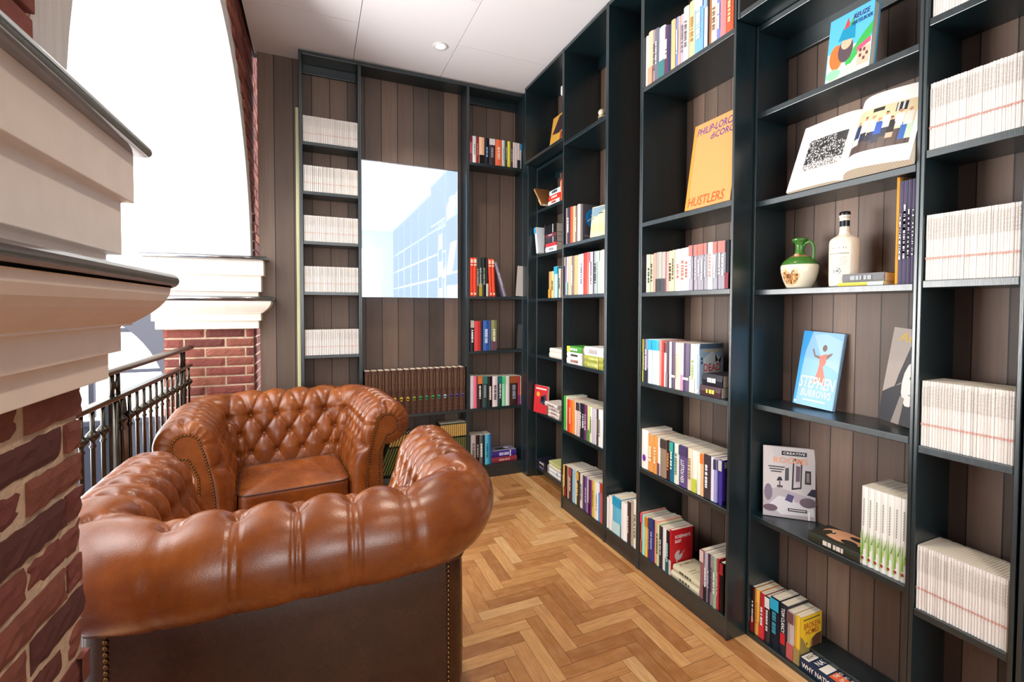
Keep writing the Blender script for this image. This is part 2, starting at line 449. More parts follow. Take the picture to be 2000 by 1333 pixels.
# ---------------------------------------------------------------- atrium behind the arch
def atrium():
    Y = 5.5
    mb = MB()
    mb.box(-4.2, -1.72, Y, Y+.15, 1.42, 6); mb.box(-1.72, -.95, Y, Y+.15, 3.4, 6); mb.box(-.95, -.3, Y, Y+.15, 1.42, 6); mb.box(-1.72, -.95, Y, Y+.15, 1.42, 1.46)                       # upper plaster wall
    mb.box(-4.2, -.3, Y-.06, Y, 3.66, 3.72); mb.box(-.9, -.3, 3.85, Y, 0, 6)
    mb.build('wall_atrium_end', M['plaster'], kind='structure')
    # arched head of the lower opening, its shade put into the grey colour
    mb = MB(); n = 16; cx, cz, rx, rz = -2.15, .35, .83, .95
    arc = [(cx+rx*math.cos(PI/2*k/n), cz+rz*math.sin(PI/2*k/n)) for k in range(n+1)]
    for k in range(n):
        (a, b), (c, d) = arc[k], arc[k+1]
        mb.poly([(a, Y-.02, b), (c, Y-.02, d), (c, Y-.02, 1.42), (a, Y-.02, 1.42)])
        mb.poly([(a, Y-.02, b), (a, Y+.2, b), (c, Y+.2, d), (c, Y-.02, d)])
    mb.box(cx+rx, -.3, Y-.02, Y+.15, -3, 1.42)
    mb.build('wall_atrium_arch', M['arch_shaded'], kind='structure')
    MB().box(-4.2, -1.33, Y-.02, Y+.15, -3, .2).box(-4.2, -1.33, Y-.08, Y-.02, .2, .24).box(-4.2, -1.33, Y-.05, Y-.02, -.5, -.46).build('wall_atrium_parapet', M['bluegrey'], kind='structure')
    fr = MB().box(-4.2, -1.33, Y, Y+.05, 1.06, 1.1).box(-4.2, -1.33, Y, Y+.05, .67, .7)
    for x in (-1.95, -2.6): fr.box(x-.02, x+.02, Y+.1, Y+.15, .24, 1.42)
    fr.build('window_1', M['bluegrey'], kind='structure')
    MB().box(-4.3, -4.2, -4.5, -.4, .6, 5).box(-4.3, -4.2, -4.5, 5.6, -3, .6).box(-4.3, -4.2, 2.8, 3.4, .6, 6).box(-4.3, -4.2, -4.5, 5.6, 5, 6).build('wall_atrium_side', M['plaster'], kind='structure')
    MB().box(-4.3, -.86, -4.5, 5.6, -3.1, -3).build('floor_atrium', M['bluegrey'], kind='structure')
    MB().box(-.87, -.80, -4.1, 3.9, -3, -.0).build('trim_3', M['bluegrey'], kind='structure')
atrium()
def railing():
    xr = -.348
    root = thing('balustrade', 'gunmetal iron balustrade between the two brick piers', 'railing', LW @ Matrix.Translation((xr, -1.2, 0)))
    y0, y1 = -1.145, 1.165
    zt, zl = 1.052, .945
    def p(name, mb, m, sm=True): return mb.build(name, m, root, smooth=sm)
    hand = MB(); prof = []
    for k in range(14):
        a = 2*PI*k/14; prof.append((.026*math.cos(a), .015*math.sin(a)))
    for yy in (y0, y1):
        hand.v += [(a, yy, zt+b) for a, b in prof]
    for k in range(14): hand.f.append([k, (k+1) % 14, 14+(k+1) % 14, 14+k]); hand.c.append('ffffff')
    hand.poly([(a, y0, zt+b) for a, b in prof][::-1]); hand.poly([(a, y1, zt+b) for a, b in prof])
    p('handrail', hand, M['iron'])
    MB().box(-.018, .018, y0, y1, zl-.009, zl+.009).build('lower_rail', M['iron'], root, bevel=.004)
    MB().box(-.015, .015, y0, y1, .06, .075).build('bottom_rail', M['iron'], root, bevel=.003)
    posts = [.05, 1.01]
    for y in posts:
        m = MB()
        for d in (-.028, .028): m.tube([(0, y+d, zl), (0, y+d, zt-.01)], .0085, 8)
        for s in (1, -1): m.tube([(0, y-.028*s, zl+.012), (0, y+.028*s, zt-.022)], .004, 6)
        m.tube([(0, y, 0), (0, y, zl)], .011, 8)
        p('post', m, M['iron'])
        pl = MB()
        w = .2 if y < .5 else .13
        pts = [(-.01, zl-.012), (w*.78, zl-.012), (w*.95, zl-.14), (w, 0.02), (-.015, 0.02)]
        for sx in (-.02,):
            a = [(sx-.012, y+u, z) for u, z in pts]; b = [(sx+.004, y+u, z) for u, z in pts]; k = len(pts)
            pl.faces(a+b, [list(range(k))[::-1], list(range(k, 2*k))]+[[i, (i+1) % k, k+(i+1) % k, k+i] for i in range(k)])
        pl.build('stay_plate', M['darksteel'], root, bevel=.003)
    y = y0+.05; i = 0
    bal = None
    prof = [(.0068, .075), (.0068, .80), (.011, .808), (.0068, .814), (.0068, .826), (.018, .838), (.022, .845), (.018, .852), (.0068, .864), (.0068, zl-.009)]
    me = MB().lathe(prof, 12).mesh('baluster'); me.materials.append(M['iron']); me.polygons.foreach_set('use_smooth', [True]*len(me.polygons))
    while y < y1-.02:
        if min(abs(y-q) for q in posts) > .03 :
            o = bpy.data.objects.new('baluster', me); COL.objects.link(o); o.parent = root; o.location = (0, y, 0)
        y += .086
railing()
ROWS = [
 ('B2','R',1.478,1.707,0.12,"""2.585 0.0177 0.228 8c7882 grey|
2.5604 0.0301 0.228 2d2d37 charcoal|d:ffffff
2.5282 0.0325 0.227 e15032 orange_red|
2.4957 0.0304 0.223 f0aa8c salmon_pink|
2.4654 0.0283 0.219 6e5a55 brown|d:d0c0b0
2.4351 0.0306 0.222 dccdb9 cream|"""),
 ('B3','R',1.478,1.384,0.14,"""2.5954 0.0258 0.243 6e5a6e grey|T:8c8278
2.5725 0.0187 0.242 b4aac8 pale_grey|B:7fb5a8
2.5508 0.0234 0.242 d7aa8c tan|
2.5288 0.0192 0.242 f0c8aa peach|
2.5036 0.0298 0.241 786964 grey|d:e0d8d0
2.4638 0.0475 0.24 cda578 tan|
2.4247 0.0283 0.241 e6e1e6 white|
2.3951 0.0292 0.242 f0ecea white|d:303040
2.3642 0.0306 0.244 e1322d red|
2.3377 0.0209 0.245 eb5a46 orange_red|
2.3178 0.0177 0.244 f0d2c8 cream|T:e05a70
2.2953 0.0259 0.243 e6c8d2 cream|d:50405a
2.2742 0.0149 0.243 141418 black|
2.2505 0.0311 0.242 96a0aa pale_grey|d:30343c
2.223 0.0224 0.241 a5d2a5 mint_green|T:e8e4dc
2.2 0.0221 0.24 b9c8a8 pale_grey|
2.177 0.0226 0.242 dcd5c8 cream|"""),
 ('B5','R',1.478,0.517,0.15,"""2.592 0.0277 0.218 46aa3c green|
2.5703 0.0142 0.217 e8efe0 white|
2.5479 0.0292 0.205 dc3228 red|
2.5192 0.0265 0.205 eb6e32 orange|d:ffd8a0
2.49 0.0302 0.206 f08c3c orange|
2.4634 0.0215 0.206 f0dcc8 cream|
2.4316 0.0401 0.207 d2bebe pale_grey|T:403840
2.3973 0.0265 0.208 1e1e22 black|d:e8e0d0
2.3697 0.027 0.208 2a2832 dark_brown|d:ffffff
2.3403 0.0302 0.208 78326e dark_plum|d:e0b0d0
2.3113 0.0259 0.208 c8d782 tan|B:5a8c4a
2.2876 0.02 0.207 eee6d8 white|d:4a6a50
2.2616 0.0304 0.205 c3b9c8 pale_grey|
2.2404 0.0106 0.204 e6e0e0 white|
2.2224 0.0244 0.206 463c28 dark_brown|d:a89060
2.1958 0.0274 0.21 ece8ea white|d:88848c
2.17 0.0227 0.213 f0eeee white|"""),
 ('Bp','R',1.478,0.088,0.15,"""2.6052 0.0304 0.198 e6be5a yellow|d:f5e6b0
2.5754 0.0276 0.2 46191d maroon|B:8a3030
2.5477 0.0261 0.201 bea082 tan|
2.5146 0.0383 0.203 50283a maroon|T:a04a4a d:d0c0a0
2.4761 0.0363 0.206 96beCD pale_blue|
2.4485 0.0173 0.213 e0d8c0 cream|
2.4236 0.0311 0.21 3c321e dark_brown|T:d8a850 d:e0c060
2.3898 0.0343 0.208 dcd7d2 cream|d:706880
2.3612 0.0212 0.207 5a3c50 dark_plum|
2.3351 0.0293 0.205 6e5096 purple|d:c8b8e0
2.3137 0.0121 0.204 cdc6da lilac|
2.297 0.0203 0.204 50282a maroon|B:4a1e50
2.2781 0.0164 0.207 8c3c8c purple|
2.2577 0.0234 0.211 d7b450 yellow|d:8a6a20
2.2356 0.0195 0.214 e8dca0 peach|
2.2148 0.0209 0.218 e6ebf0 white|d:8090b0
2.1939 0.0198 0.222 5a8cc8 sky_blue|T:e8e8ee
2.1689 0.0287 0.226 dc553c orange_red|T:b04030"""),
 ('gap','R',1.478,0.088,0.13,"""2.1226 0.027 0.169 f0eae8 white|
2.0899 0.0367 0.183 eee8e2 white|
2.0312 0.0726 0.199 5fb4d2 sky_blue|T:1e96be B:b8d8d8
1.966 0.051 0.196 efe9e6 white|
1.926 0.024 0.217 3a2c30 dark_brown|d:c8b0a0
1.9009 0.0249 0.231 aa9b82 tan|
1.8759 0.0238 0.245 f2eee8 white|x:PRAYER"""),
 ('C1','R',1.478,2.365,0.15,"""1.8247 0.0194 0.241 e1d7dc white|
1.7985 0.0316 0.25 f5b99b peach|B:fa9678
1.7745 0.015 0.245 9b8f96 grey|d:6a5a50
1.7532 0.0261 0.239 6e6e7d grey|d:c8c8d8
1.7201 0.038 0.23 e6eeee white|B:3c7878
1.6877 0.0246 0.215 5a3c5a dark_plum|d:e8e0f0
1.6666 0.0161 0.209 323c5f navy|
1.6453 0.0253 0.218 d7b482 tan|
1.6231 0.0178 0.218 828cd2 sky_blue|d:f0f0ff
1.6079 0.0115 0.212 ebaf8c salmon_pink|
1.5923 0.0189 0.211 b4aabe pale_grey|d:8a8090
1.5675 0.0295 0.23 e1dccd cream|d:606060
1.5354 0.0315 0.235 e1c396 peach|d:a88040
1.4951 0.0468 0.234 78aae6 sky_blue|T:c8d8f0 d:ffffff
1.4597 0.0173 0.215 c8c8d2 lilac|T:8aa8d0
1.4457 0.0098 0.209 28201e black|
1.4355 0.0098 0.205 aa6e46 olive|
1.4163 0.0274 0.196 e6d2be cream|d:80604a
1.3931 0.0175 0.186 7882c8 sky_blue|d:e8f0f0
1.3698 0.0274 0.176 f58282 salmon_pink|
1.3392 0.0319 0.169 c85a3c orange_red|d:f0c090"""),
 ('C3','R',1.478,1.378,0.14,"""1.8066 0.0145 0.182 ebd2c8 cream|
1.79 0.0175 0.181 aab496 mint_green|d:28281e
1.7714 0.0186 0.179 aaaf96 pale_grey|d:32281e
1.7528 0.0176 0.183 f08c82 salmon_pink|
1.7351 0.0167 0.185 96968c grey|B:373732
1.7146 0.023 0.184 a0a096 tan|B:3c3a40
1.6902 0.0244 0.182 a59b96 tan|B:46434b
1.6669 0.0195 0.181 f59691 salmon_pink|
1.6456 0.0216 0.182 c8be9b pale_grey|d:1e1e14
1.6282 0.0122 0.184 bebea0 pale_grey|d:28281e
1.6165 0.0105 0.184 c8beaf pale_grey|
1.5976 0.0261 0.184 f5ebe1 white|d:c06050
1.5699 0.0248 0.185 f5f0eb white|d:c86a5a
1.5446 0.0243 0.185 f8f2ee white|d:b85a50
1.5209 0.0202 0.191 9b96a5 pale_grey|T:e66e64 d:f8f8ff
1.4971 0.0194 0.191 a0969f grey|T:e6736b d:f8f8ff
1.4753 0.0164 0.191 9b98a3 pale_grey|T:e66e64 d:f8f8ff
1.4593 0.0146 0.191 9b98a3 pale_grey|T:e66e64 d:f8f8ff
1.4401 0.0153 0.191 9b98a3 pale_grey|T:e6736b d:e8f4f0
1.4188 0.0261 0.191 faf0f0 white|d:d88a82
1.392 0.021 0.19 9b98a3 pale_grey|T:e66e64 d:f8f8ff
1.3693 0.0162 0.19 9b98a3 pale_grey|T:e6736b d:f8f8ff
1.3515 0.0183 0.189 9b98a3 pale_grey|T:e66e64 d:f8f8ff
1.3319 0.0179 0.189 16141c black|B:781428"""),
 ('C4','R',1.478,0.941,0.15,"""1.8385 0.0203 0.209 dce15a yellow|d:2a2a1e
1.8198 0.016 0.21 32283a charcoal|d:b0a0a8
1.8005 0.0214 0.211 786e82 grey|B:28283c d:d8d0e0
1.7751 0.0279 0.212 c8e6ee white|T:28a0d7
1.7456 0.0293 0.212 c8e6ee white|T:28a0d7
1.7208 0.0188 0.212 d2ecf0 white|T:3caadc
1.704 0.0137 0.211 eb9182 salmon_pink|
1.6879 0.0175 0.209 d72d28 red|
1.6711 0.0149 0.206 e6dcd2 cream|T:78202a
1.6559 0.0147 0.21 503c50 dark_plum|B:8a7a80
1.6404 0.0153 0.209 e1d7e6 white|
1.6194 0.0255 0.208 55465f dark_plum|M:f0e8f0
1.6002 0.0118 0.208 f5e6c8 cream|d:a08a70
1.5843 0.0189 0.208 f5d2b9 cream|
1.5665 0.0157 0.208 e6e1f5 white|B:d890b8
1.5403 0.0349 0.208 554664 dark_plum|M:f0e8f0
1.5066 0.0305 0.208 e4ecdc white|B:f0e8c8 d:9ab06a
1.486 0.0096 0.209 f2eef4 white|"""),
 ('C5','R',1.478,0.517,0.15,"""1.8085 0.048 0.191 ebe1dc white|E:6e2896
1.7652 0.0356 0.178 dc9650 orange|d:f0d8b0
1.73 0.0326 0.177 dc9650 orange|d:f0d8b0
1.7057 0.0145 0.177 f0e8e4 white|B:6a4a60
1.6778 0.0397 0.178 96826e grey|T:463c3c
1.6455 0.023 0.18 46191a maroon|d:c08050
1.6211 0.0243 0.181 1e6e8c teal|T:3caa96 d:d0f0e0
1.5936 0.029 0.181 e1ebd7 white|d:6a8a70
1.5533 0.0492 0.181 645082 purple|T:4b4164 x:KEN,FOLLETT
1.5145 0.0262 0.181 f0dcbe cream|d:a08868
1.4878 0.0255 0.18 f0f5e6 white|B:c8d246
1.4646 0.0195 0.18 f5f0dc white|
1.4462 0.0161 0.18 f0be8c peach|T:eb7832
1.4198 0.0352 0.181 463c41 charcoal|d:f0f0f5
1.3934 0.016 0.18 ebe6f0 white|
1.3777 0.0144 0.176 a0a0dc pale_blue|T:3c3c50"""),
 ('Cp','R',1.478,0.088,0.15,"""1.8311 0.0197 0.202 eb7d69 salmon_pink|T:e8506e B:a05a3c
1.8106 0.02 0.197 8cd7d2 pale_blue|
1.7908 0.0184 0.195 f0b43c yellow|T:c87828
1.7713 0.0194 0.197 50325f dark_plum|d:a090b0
1.7475 0.0269 0.204 3c3c78 dark_plum|T:28416e d:9ab0e8
1.724 0.0186 0.205 f5a082 salmon_pink|
1.7068 0.0148 0.199 c8d2a0 pale_grey|d:2a3a28
1.6874 0.0227 0.193 322832 dark_brown|d:d8d0d0
1.663 0.0245 0.194 f2f0f0 white|
1.6395 0.0212 0.195 19191e black|d:9ad8d0 B:1e5a55"""),
 ('Cq','R',1.478,0.088,0.15,"""1.4367 0.0214 0.205 966469 grey|T:d8c0b8
1.4163 0.0182 0.204 b4aab9 pale_grey|B:231e28 d:f0f0f0
1.4013 0.0108 0.205 3c3746 charcoal|d:d8d0e0
1.3876 0.016 0.205 a58c96 grey|d:5a4a5a
1.3704 0.0174 0.206 96b496 mint_green|d:e8f0e0
1.3572 0.0082 0.208 c8323c red|d:f0d8d8"""),
 ('A3','R',1.582,1.375,0.1,"""3.0052 0.0349 0.192 cd9b5a tan|B:eb963c
2.9654 0.0423 0.192 c8be8c tan|d:6a6a4a
2.9143 0.0491 0.222 b4dce6 pale_blue|T:32a0c8
2.8802 0.0169 0.214 1e6e78 teal|
2.8569 0.0283 0.203 c8beaa pale_grey|d:5a3a30
2.8348 0.0146 0.203 5a3228 maroon|
2.8201 0.0138 0.202 dccda5 cream|"""),
 ('c3a','B',3.31,2.382,0.12,"""1.0842 0.0182 0.198 c86478 pink|T:78283c B:783c50
1.1104 0.0276 0.197 e1e6e1 white|d:a0a8a0
1.1362 0.02 0.196 962832 red|d:d89080
1.1688 0.0412 0.197 fac8a0 peach|B:141414
1.2093 0.0321 0.197 1e1e28 black|d:8ab0d8
1.2521 0.0463 0.198 3c3741 charcoal|T:e6dcdc d:a098a0
1.3049 0.0516 0.199 f5734b orange|d:f8d8b8
1.3447 0.023 0.199 d7dcdc white|d:9ab0b0
1.3669 0.0187 0.198 464b41 charcoal|d:b8b8a0
1.3901 0.0263 0.197 e1d746 yellow|
1.4142 0.0192 0.196 4b324b dark_plum|d:b0a8c8
1.4333 0.0179 0.196 e6d2b9 cream|
1.4504 0.0152 0.195 d2cdeb lilac|
1.4712 0.025 0.195 e6c8af cream|B:32282d"""),
 ('c3b','B',3.31,1.388,0.13,"""1.0887 0.0258 0.289 f04623 orange_red|W:f8d8c0
1.116 0.0272 0.29 f04623 orange_red|W:f8d8c0
1.1383 0.0161 0.291 3c4646 charcoal|d:c8d0d0
1.1595 0.0249 0.292 28322d dark_brown|B:b8a030 d:a0b0a8
1.1878 0.0301 0.293 121414 black|d:8a8a7a
1.2131 0.0189 0.293 1e1e1e black|B:c8c8c0"""),
 ('c3c','B',3.31,0.976,0.13,"""1.0943 0.0302 0.231 28282d dark_brown|T:c8b8b0 d:f5f5f5
1.1368 0.0498 0.225 dc4141 orange_red|
1.1715 0.0176 0.227 1e1e28 black|
1.2054 0.0481 0.228 325faf blue|d:c8d8f0
1.2387 0.0166 0.229 41507d dark_plum|
1.2704 0.0449 0.23 8c8c5a olive|d:e8e8c8 B:6a4a58"""),
 ('c3d','B',3.31,0.541,0.12,"""1.0936 0.0259 0.246 ebe6f5 white|
1.1204 0.0261 0.243 f5738c pink|
1.1551 0.0388 0.241 321e1e dark_brown|T:d8783c d:f0f0e8
1.1959 0.0404 0.238 32504f dark_teal|T:3c7870 d:909a98
1.2377 0.0371 0.236 1e1619 black|d:f0e0d8
1.279 0.043 0.234 ebdcdc white|d:605860
1.3196 0.031 0.232 143237 navy|T:1e7878 d:e8f0f0
1.3517 0.0312 0.23 96e1af mint_green|T:5ac87d
1.3846 0.0327 0.229 e6e6e1 white|
1.4368 0.0686 0.227 3c231e dark_brown|T:a0502d d:9098a8
1.4828 0.0205 0.225 b43246 red|B:6a3278
1.5094 0.031 0.224 f5e1af cream|d:c89a50"""),
 ('c3e','B',3.31,0.1,0.118,"""1.1033 0.0385 0.234 c8bebe pale_grey|d:706860
1.1385 0.0275 0.232 32191e dark_brown|d:a8a0a0
1.1675 0.0264 0.23 646464 grey|d:f0f0f0
1.1893 0.0157 0.229 0f1419 black|
1.2136 0.0316 0.23 5ab9d2 sky_blue|d:1e6478
1.2387 0.0171 0.231 1e73be blue|"""),
]
# ---------------------------------------------------------------- bookcases (dark teal, cladding of the wall shows behind)
T = .0215
def case_r(name, label, x, y0, y1, shelves, z0=0, z1=CEIL-.012, xb=None, plinth=0, sides=(True, True), top=True, rail=None, post=.0105):
    """unit on the right wall, open front at x; shelves = list of top heights"""
    xb = xb or XR-.002
    t = thing(name, label, 'bookcase', ((x+xb)/2, (y0+y1)/2, z0))
    ox, oy = (x+xb)/2, (y0+y1)/2
    def b(nm, a0, a1, b0, b1, c0, c1, bv=.002):
        return MB().box(a0-ox, a1-ox, b0-oy, b1-oy, c0-z0, c1-z0).build(nm, M['paint'], t, bevel=bv)
    if sides[0]: b('side_panel', x, xb, y0, y0+post, z0, z1)
    if sides[1]: b('side_panel', x, xb, y1-post, y1, z0, z1)
    yi0, yi1 = y0+(post if sides[0] else 0), y1-(post if sides[1] else 0)
    for s in shelves: b('shelf', x+.0015, xb, yi0, yi1, s-T, s)
    if top: b('top_panel', x+.0015, xb, yi0, yi1, z1-.022, z1)
    if plinth: b('plinth', x+.004, x+.024, yi0, yi1, 0, plinth-T)
    if rail: b('back_rail', xb-.02, xb, yi0, yi1, rail[0], rail[1])
    return t
def case_b(name, label, y, x0, x1, shelves, z1=CEIL-.012, plinth=0, rail=True, post=.0105, sides=(1, 1)):
    yb = YBK-.002; t = thing(name, label, 'bookcase', ((x0+x1)/2, (y+yb)/2, 0)); ox, oy = (x0+x1)/2, (y+yb)/2
    def b(nm, a0, a1, b0, b1, c0, c1, bv=.002):
        return MB().box(a0-ox, a1-ox, b0-oy, b1-oy, c0, c1).build(nm, M['paint'], t, bevel=bv)
    b('side_panel', x0, x0+post*sides[0], y, yb, 0, z1); b('side_panel', x1-post*sides[1], x1, y, yb, 0, z1)
    xi0, xi1 = x0+post*sides[0], x1-post*sides[1]
    for s in shelves: b('shelf', xi0, xi1, y+.0015, yb, s-T, s)
    b('top_panel', xi0, xi1, y+.0015, yb, z1-.022, z1)
    if plinth: b('plinth', xi0, xi1, y+.004, y+.024, 0, plinth-T); b('back_rail', xi0, xi1, yb-.018, yb, plinth, plinth+.05)
    if rail: b('back_rail', xi0, xi1, yb-.02, yb, 2.868, z1-.022)
    return t
LV = [2.374, 2.056, 1.733, 1.403, .986]
case_b('bookcase', 'tall narrow dark teal bookcase at the left, all shelves packed with thin white paperbacks', YF, -.077, .295, LV+[.54, .1], plinth=.1, sides=(2, 1))
case_b('bookcase', 'wide dark teal bookcase holding the pale glossy screen above brown volumes', YF, .295, 1.058, [.541, .1], plinth=.1, rail=False)
case_b('bookcase', 'dark teal bookcase between the screen and the corner of the room', YF, 1.058, 1.512, [2.382, 1.388, .976, .541, .1], plinth=.1)
# corner post and recessed case next to the corner
MB().box(1.503, 1.745, 3.205, 3.297, 0, CEIL-.012).build('trim_4', M['paint'], bevel=.002, kind='structure')
LR = [2.045, 1.709, 1.3745, .943, .508]
case_r('bookcase', 'recessed dark teal bookcase in the corner with leaning and stacked books', DXR, 2.622, 3.203, LR+[.08], z1=2.366, rail=(2.30, 2.344))
case_r('overhead_shelf', 'dark teal overhead box shelf in the corner holding a golden book', DX, 2.622, 3.203, [2.398], z0=2.377)
case_r('bookcase', 'dark teal bookcase second from the corner, beside the empty niche', DX, 2.139, 2.62, [2.356, 1.707, 1.384, .953, .517, .088], plinth=.088, rail=(2.86, 2.94))
case_r('bookcase', 'narrow dark teal niche without upper shelves, one row of books at floor level', DX, 1.847, 2.137, [.088], plinth=.088, rail=(2.86, 2.94))
case_r('bookcase', 'tall dark teal bookcase with a large orange book on its second shelf', DX, 1.300, 1.8455, [2.365, 1.717, 1.378, .941, .515, .088], plinth=.088, rail=(2.86, 2.94), sides=(True, True))
case_r('bookcase', 'wide recessed dark teal bookcase holding an open photo book and a green jug', DXR, .7575, 1.2985, [2.051, 1.713, 1.374, .932, .494, .018], z1=2.383, rail=(2.29, 2.368))
case_r('bookcase', 'narrow recessed dark teal bookcase at the right edge packed with thin white paperbacks', DXR, .540, .757, [2.106, 1.743, 1.381, .914, .444, .018], z1=2.383)
case_r('overhead_shelf', 'dark teal overhead box shelf bridging the recessed bookcases at the right', DX, .538, 1.2955, [2.406], z0=2.385)
MB().box(1.64, XR-.002, .772, 1.284, .0182, .075).build('trim_5', M['paint'], bevel=.003, kind='structure')
# further units along the same wall behind the viewpoint; the mirror shows them
for i, (a, b) in enumerate(((-.1, .535), (-.75, -.11), (-1.4, -.76), (-2.05, -1.41), (-2.7, -2.06), (-3.35, -2.71))):
    case_r('bookcase', 'dark teal bookcase mirrored in the screen, %s unit towards the far end' % ['first', 'second', 'third', 'fourth', 'fifth', 'last'][i], DXR, a, b, [2.4, 2.051, 1.713, 1.374, .932, .494, .06], plinth=.06)
MB().box(-.1, -.0795, 3.40, 3.4585, 0, 2.62).build('trim_6', plain('pale_batten', 'c9c69a', .6), bevel=.003, kind='structure')
# ---------------------------------------------------------------- books
ORD = 'first second third fourth fifth sixth seventh eighth ninth tenth eleventh twelfth thirteenth fourteenth fifteenth sixteenth seventeenth eighteenth nineteenth twentieth'.split()+['twenty-'+x for x in 'first second third fourth fifth sixth seventh eighth ninth'.split()]+['thirtieth']
RZR = Matrix.Rotation(R(-90), 4, 'Z'); RZF = Matrix.Rotation(R(180), 4, 'Z'); I4 = Matrix.Identity(4)
brnd = random.Random(11)
def cover_geo(w, h, d, col, hard=False, front=None, back=None, t=None):
    """closed book, spine at y=0 facing -y, front cover on +x, base z=0"""
    mb = MB(); t = t or (.0022 if hard else .0011); bu = min(.0022, w*.08)
    q = [(-w/2, .003), (-w/4, .0008-bu*.6+.001), (0, -bu+.001), (w/4, .0008-bu*.6+.001), (w/2, .003)]
    for (a, b), (c, e) in zip(q[:-1], q[1:]): mb.poly([(a, b, 0), (c, e, 0), (c, e, h), (a, b, h)], col)
    for z in (0, h): mb.poly([(a, b, z) for a, b in q]+[(w/2, .006, z), (-w/2, .006, z)], col)
    mb.box(w/2-t, w/2, .003, d, 0, h, front or col); mb.box(-w/2, -w/2+t, .003, d, 0, h, back or col)
    return mb
def page_geo(w, h, d, hard=False):
    i = .004 if hard else .0006; t = .0023 if hard else .0012
    return MB().box(-w/2+t, w/2-t, .0035, d-i, .0008 if not hard else .003, h-i)
def spine_decor(mb, w, h, opts):
    y = -min(.0022, w*.08)*.6-.0003; yy = y-.0012
    for o in opts.split():
        k, v = o[0], o[2:]
        q = lambda z0, z1, c, f=.49, e=0: mb.poly([(-w*f, yy-e, z0), (w*f, yy-e, z0), (w*f, yy-e, z1), (-w*f, yy-e, z1)], c)
        if k == 'T': q(h*.76, h*.995, v)
        elif k == 'B': q(h*.005, h*.33, v)
        elif k == 'M': q(h*.24, h*.29, v)
        elif k == 'W': q(h*.86, h*.96, v, .36); q(h*.04, h*.09, v, .3); q(h*.79, h*.83, v, .36)
        elif k == 'E': mb.place((0, yy-.0001, 0), (1, 0, 0), (0, 0, 1), ell(0, h*.28, w*.22, h*.09), v)
        elif k == 'd':
            z = h*brnd.uniform(.22, .32); z1 = h*brnd.uniform(.66, .74); f = brnd.uniform(.16, .26)
            while z < z1:
                l = brnd.uniform(.006, .014); q(z, z+l, v, f, .0002); z += l+brnd.choice((.002, .002, .006))
        elif k == 'x':
            put_text(mb, v.replace(',', ' '), (-w*.24, yy-.0003, h*.70 if 'F' not in v else h*.62), (0, 0, -1) if 'F' not in v else (0, 0, 1), (1, 0, 0) if 'F' not in v else (-1, 0, 0), h*.5, w*.48, '1a1a1a' if 'F' not in v else 'f4f0f4') if 'F' not in v else put_text(mb, v.replace(',', ' '), (w*.22, yy-.0003, h*.12), (0, 0, 1), (-1, 0, 0), h*.55, w*.42, 'f4f0f4')
def book(label, Mx, w, h, d, col, opts='', group=None, hard=False, cat='book', name='book', decor=None, lab_pages=None):
    mb = cover_geo(w, h, d, col, hard)
    if opts: spine_decor(mb, w, h, opts)
    if decor: decor(mb, w, h, d)
    o = mb.build(name, M['cover'], M=Mx); tag(o, label, cat, group)
    page_geo(w, h, d, hard).build('pages', M['pages'], o)
    return o
ROWN = {'B2': ('row', 'beside the blue-disc book, second shelf down, bookcase near corner'), 'B3': ('', 'third shelf, bookcase near the corner'), 'B5': ('', 'fifth shelf, bookcase near the corner'),
 'Bp': ('', 'bottom shelf, bookcase near the corner'), 'gap': ('', 'at floor level in the empty niche'), 'C1': ('', 'shelf above the large orange book'), 'C3': ('', 'shelf below the large orange book'),
 'C4': ('', 'row ending at the butterfly book'), 'C5': ('', 'row ending in a violet book'), 'Cp': ('', 'bottom row left of the red book'), 'Cq': ('', 'short row right of the cream lying book'),
 'A3': ('', 'short row on middle shelf of corner case'), 'c3a': ('', 'top shelf right of the screen'), 'c3b': ('', 'tall books level with screen bottom, right'), 'c3c': ('', 'second shelf below the screen, far right case'),
 'c3d': ('', 'full shelf level with brown volumes, right'), 'c3e': ('', 'bottom shelf right of the green volumes')}
def rows():
    for key, wall, plane, z, dep, spec in ROWS:
        L = spec.split('\n')
        for i, ln in enumerate(L):
            a, opts = ln.split('|'); u, w, h, col, cn = a.split(); u, w, h = float(u), float(w), float(h)
            jit = brnd.uniform(0, .005)
            lo, hi = {'B': (2.151, 2.6085), 'g': (1.859, 2.1255), 'C': (1.312, 1.834), 'A': (2.634, 3.19)}.get(key[0], (1.07, 1.5))
            if u+w/2 > hi: w -= u+w/2-hi+.0004; u = hi-w/2-.0003
            if u-w/2 < lo: w -= lo-u+w/2+.0004; u = lo+w/2+.0003
            if wall == 'R': Mx = Matrix.Translation((plane+jit, u, z+.0003)) @ RZR
            else: Mx = Matrix.Translation((u, plane+jit, z+.0003))
            book('%s book, %s from left, %s' % (cn.replace('_', ' '), ORD[i], ROWN[key][1]), Mx, w, h, dep, col, opts, group='books on the '+ROWN[key][1])
rows()
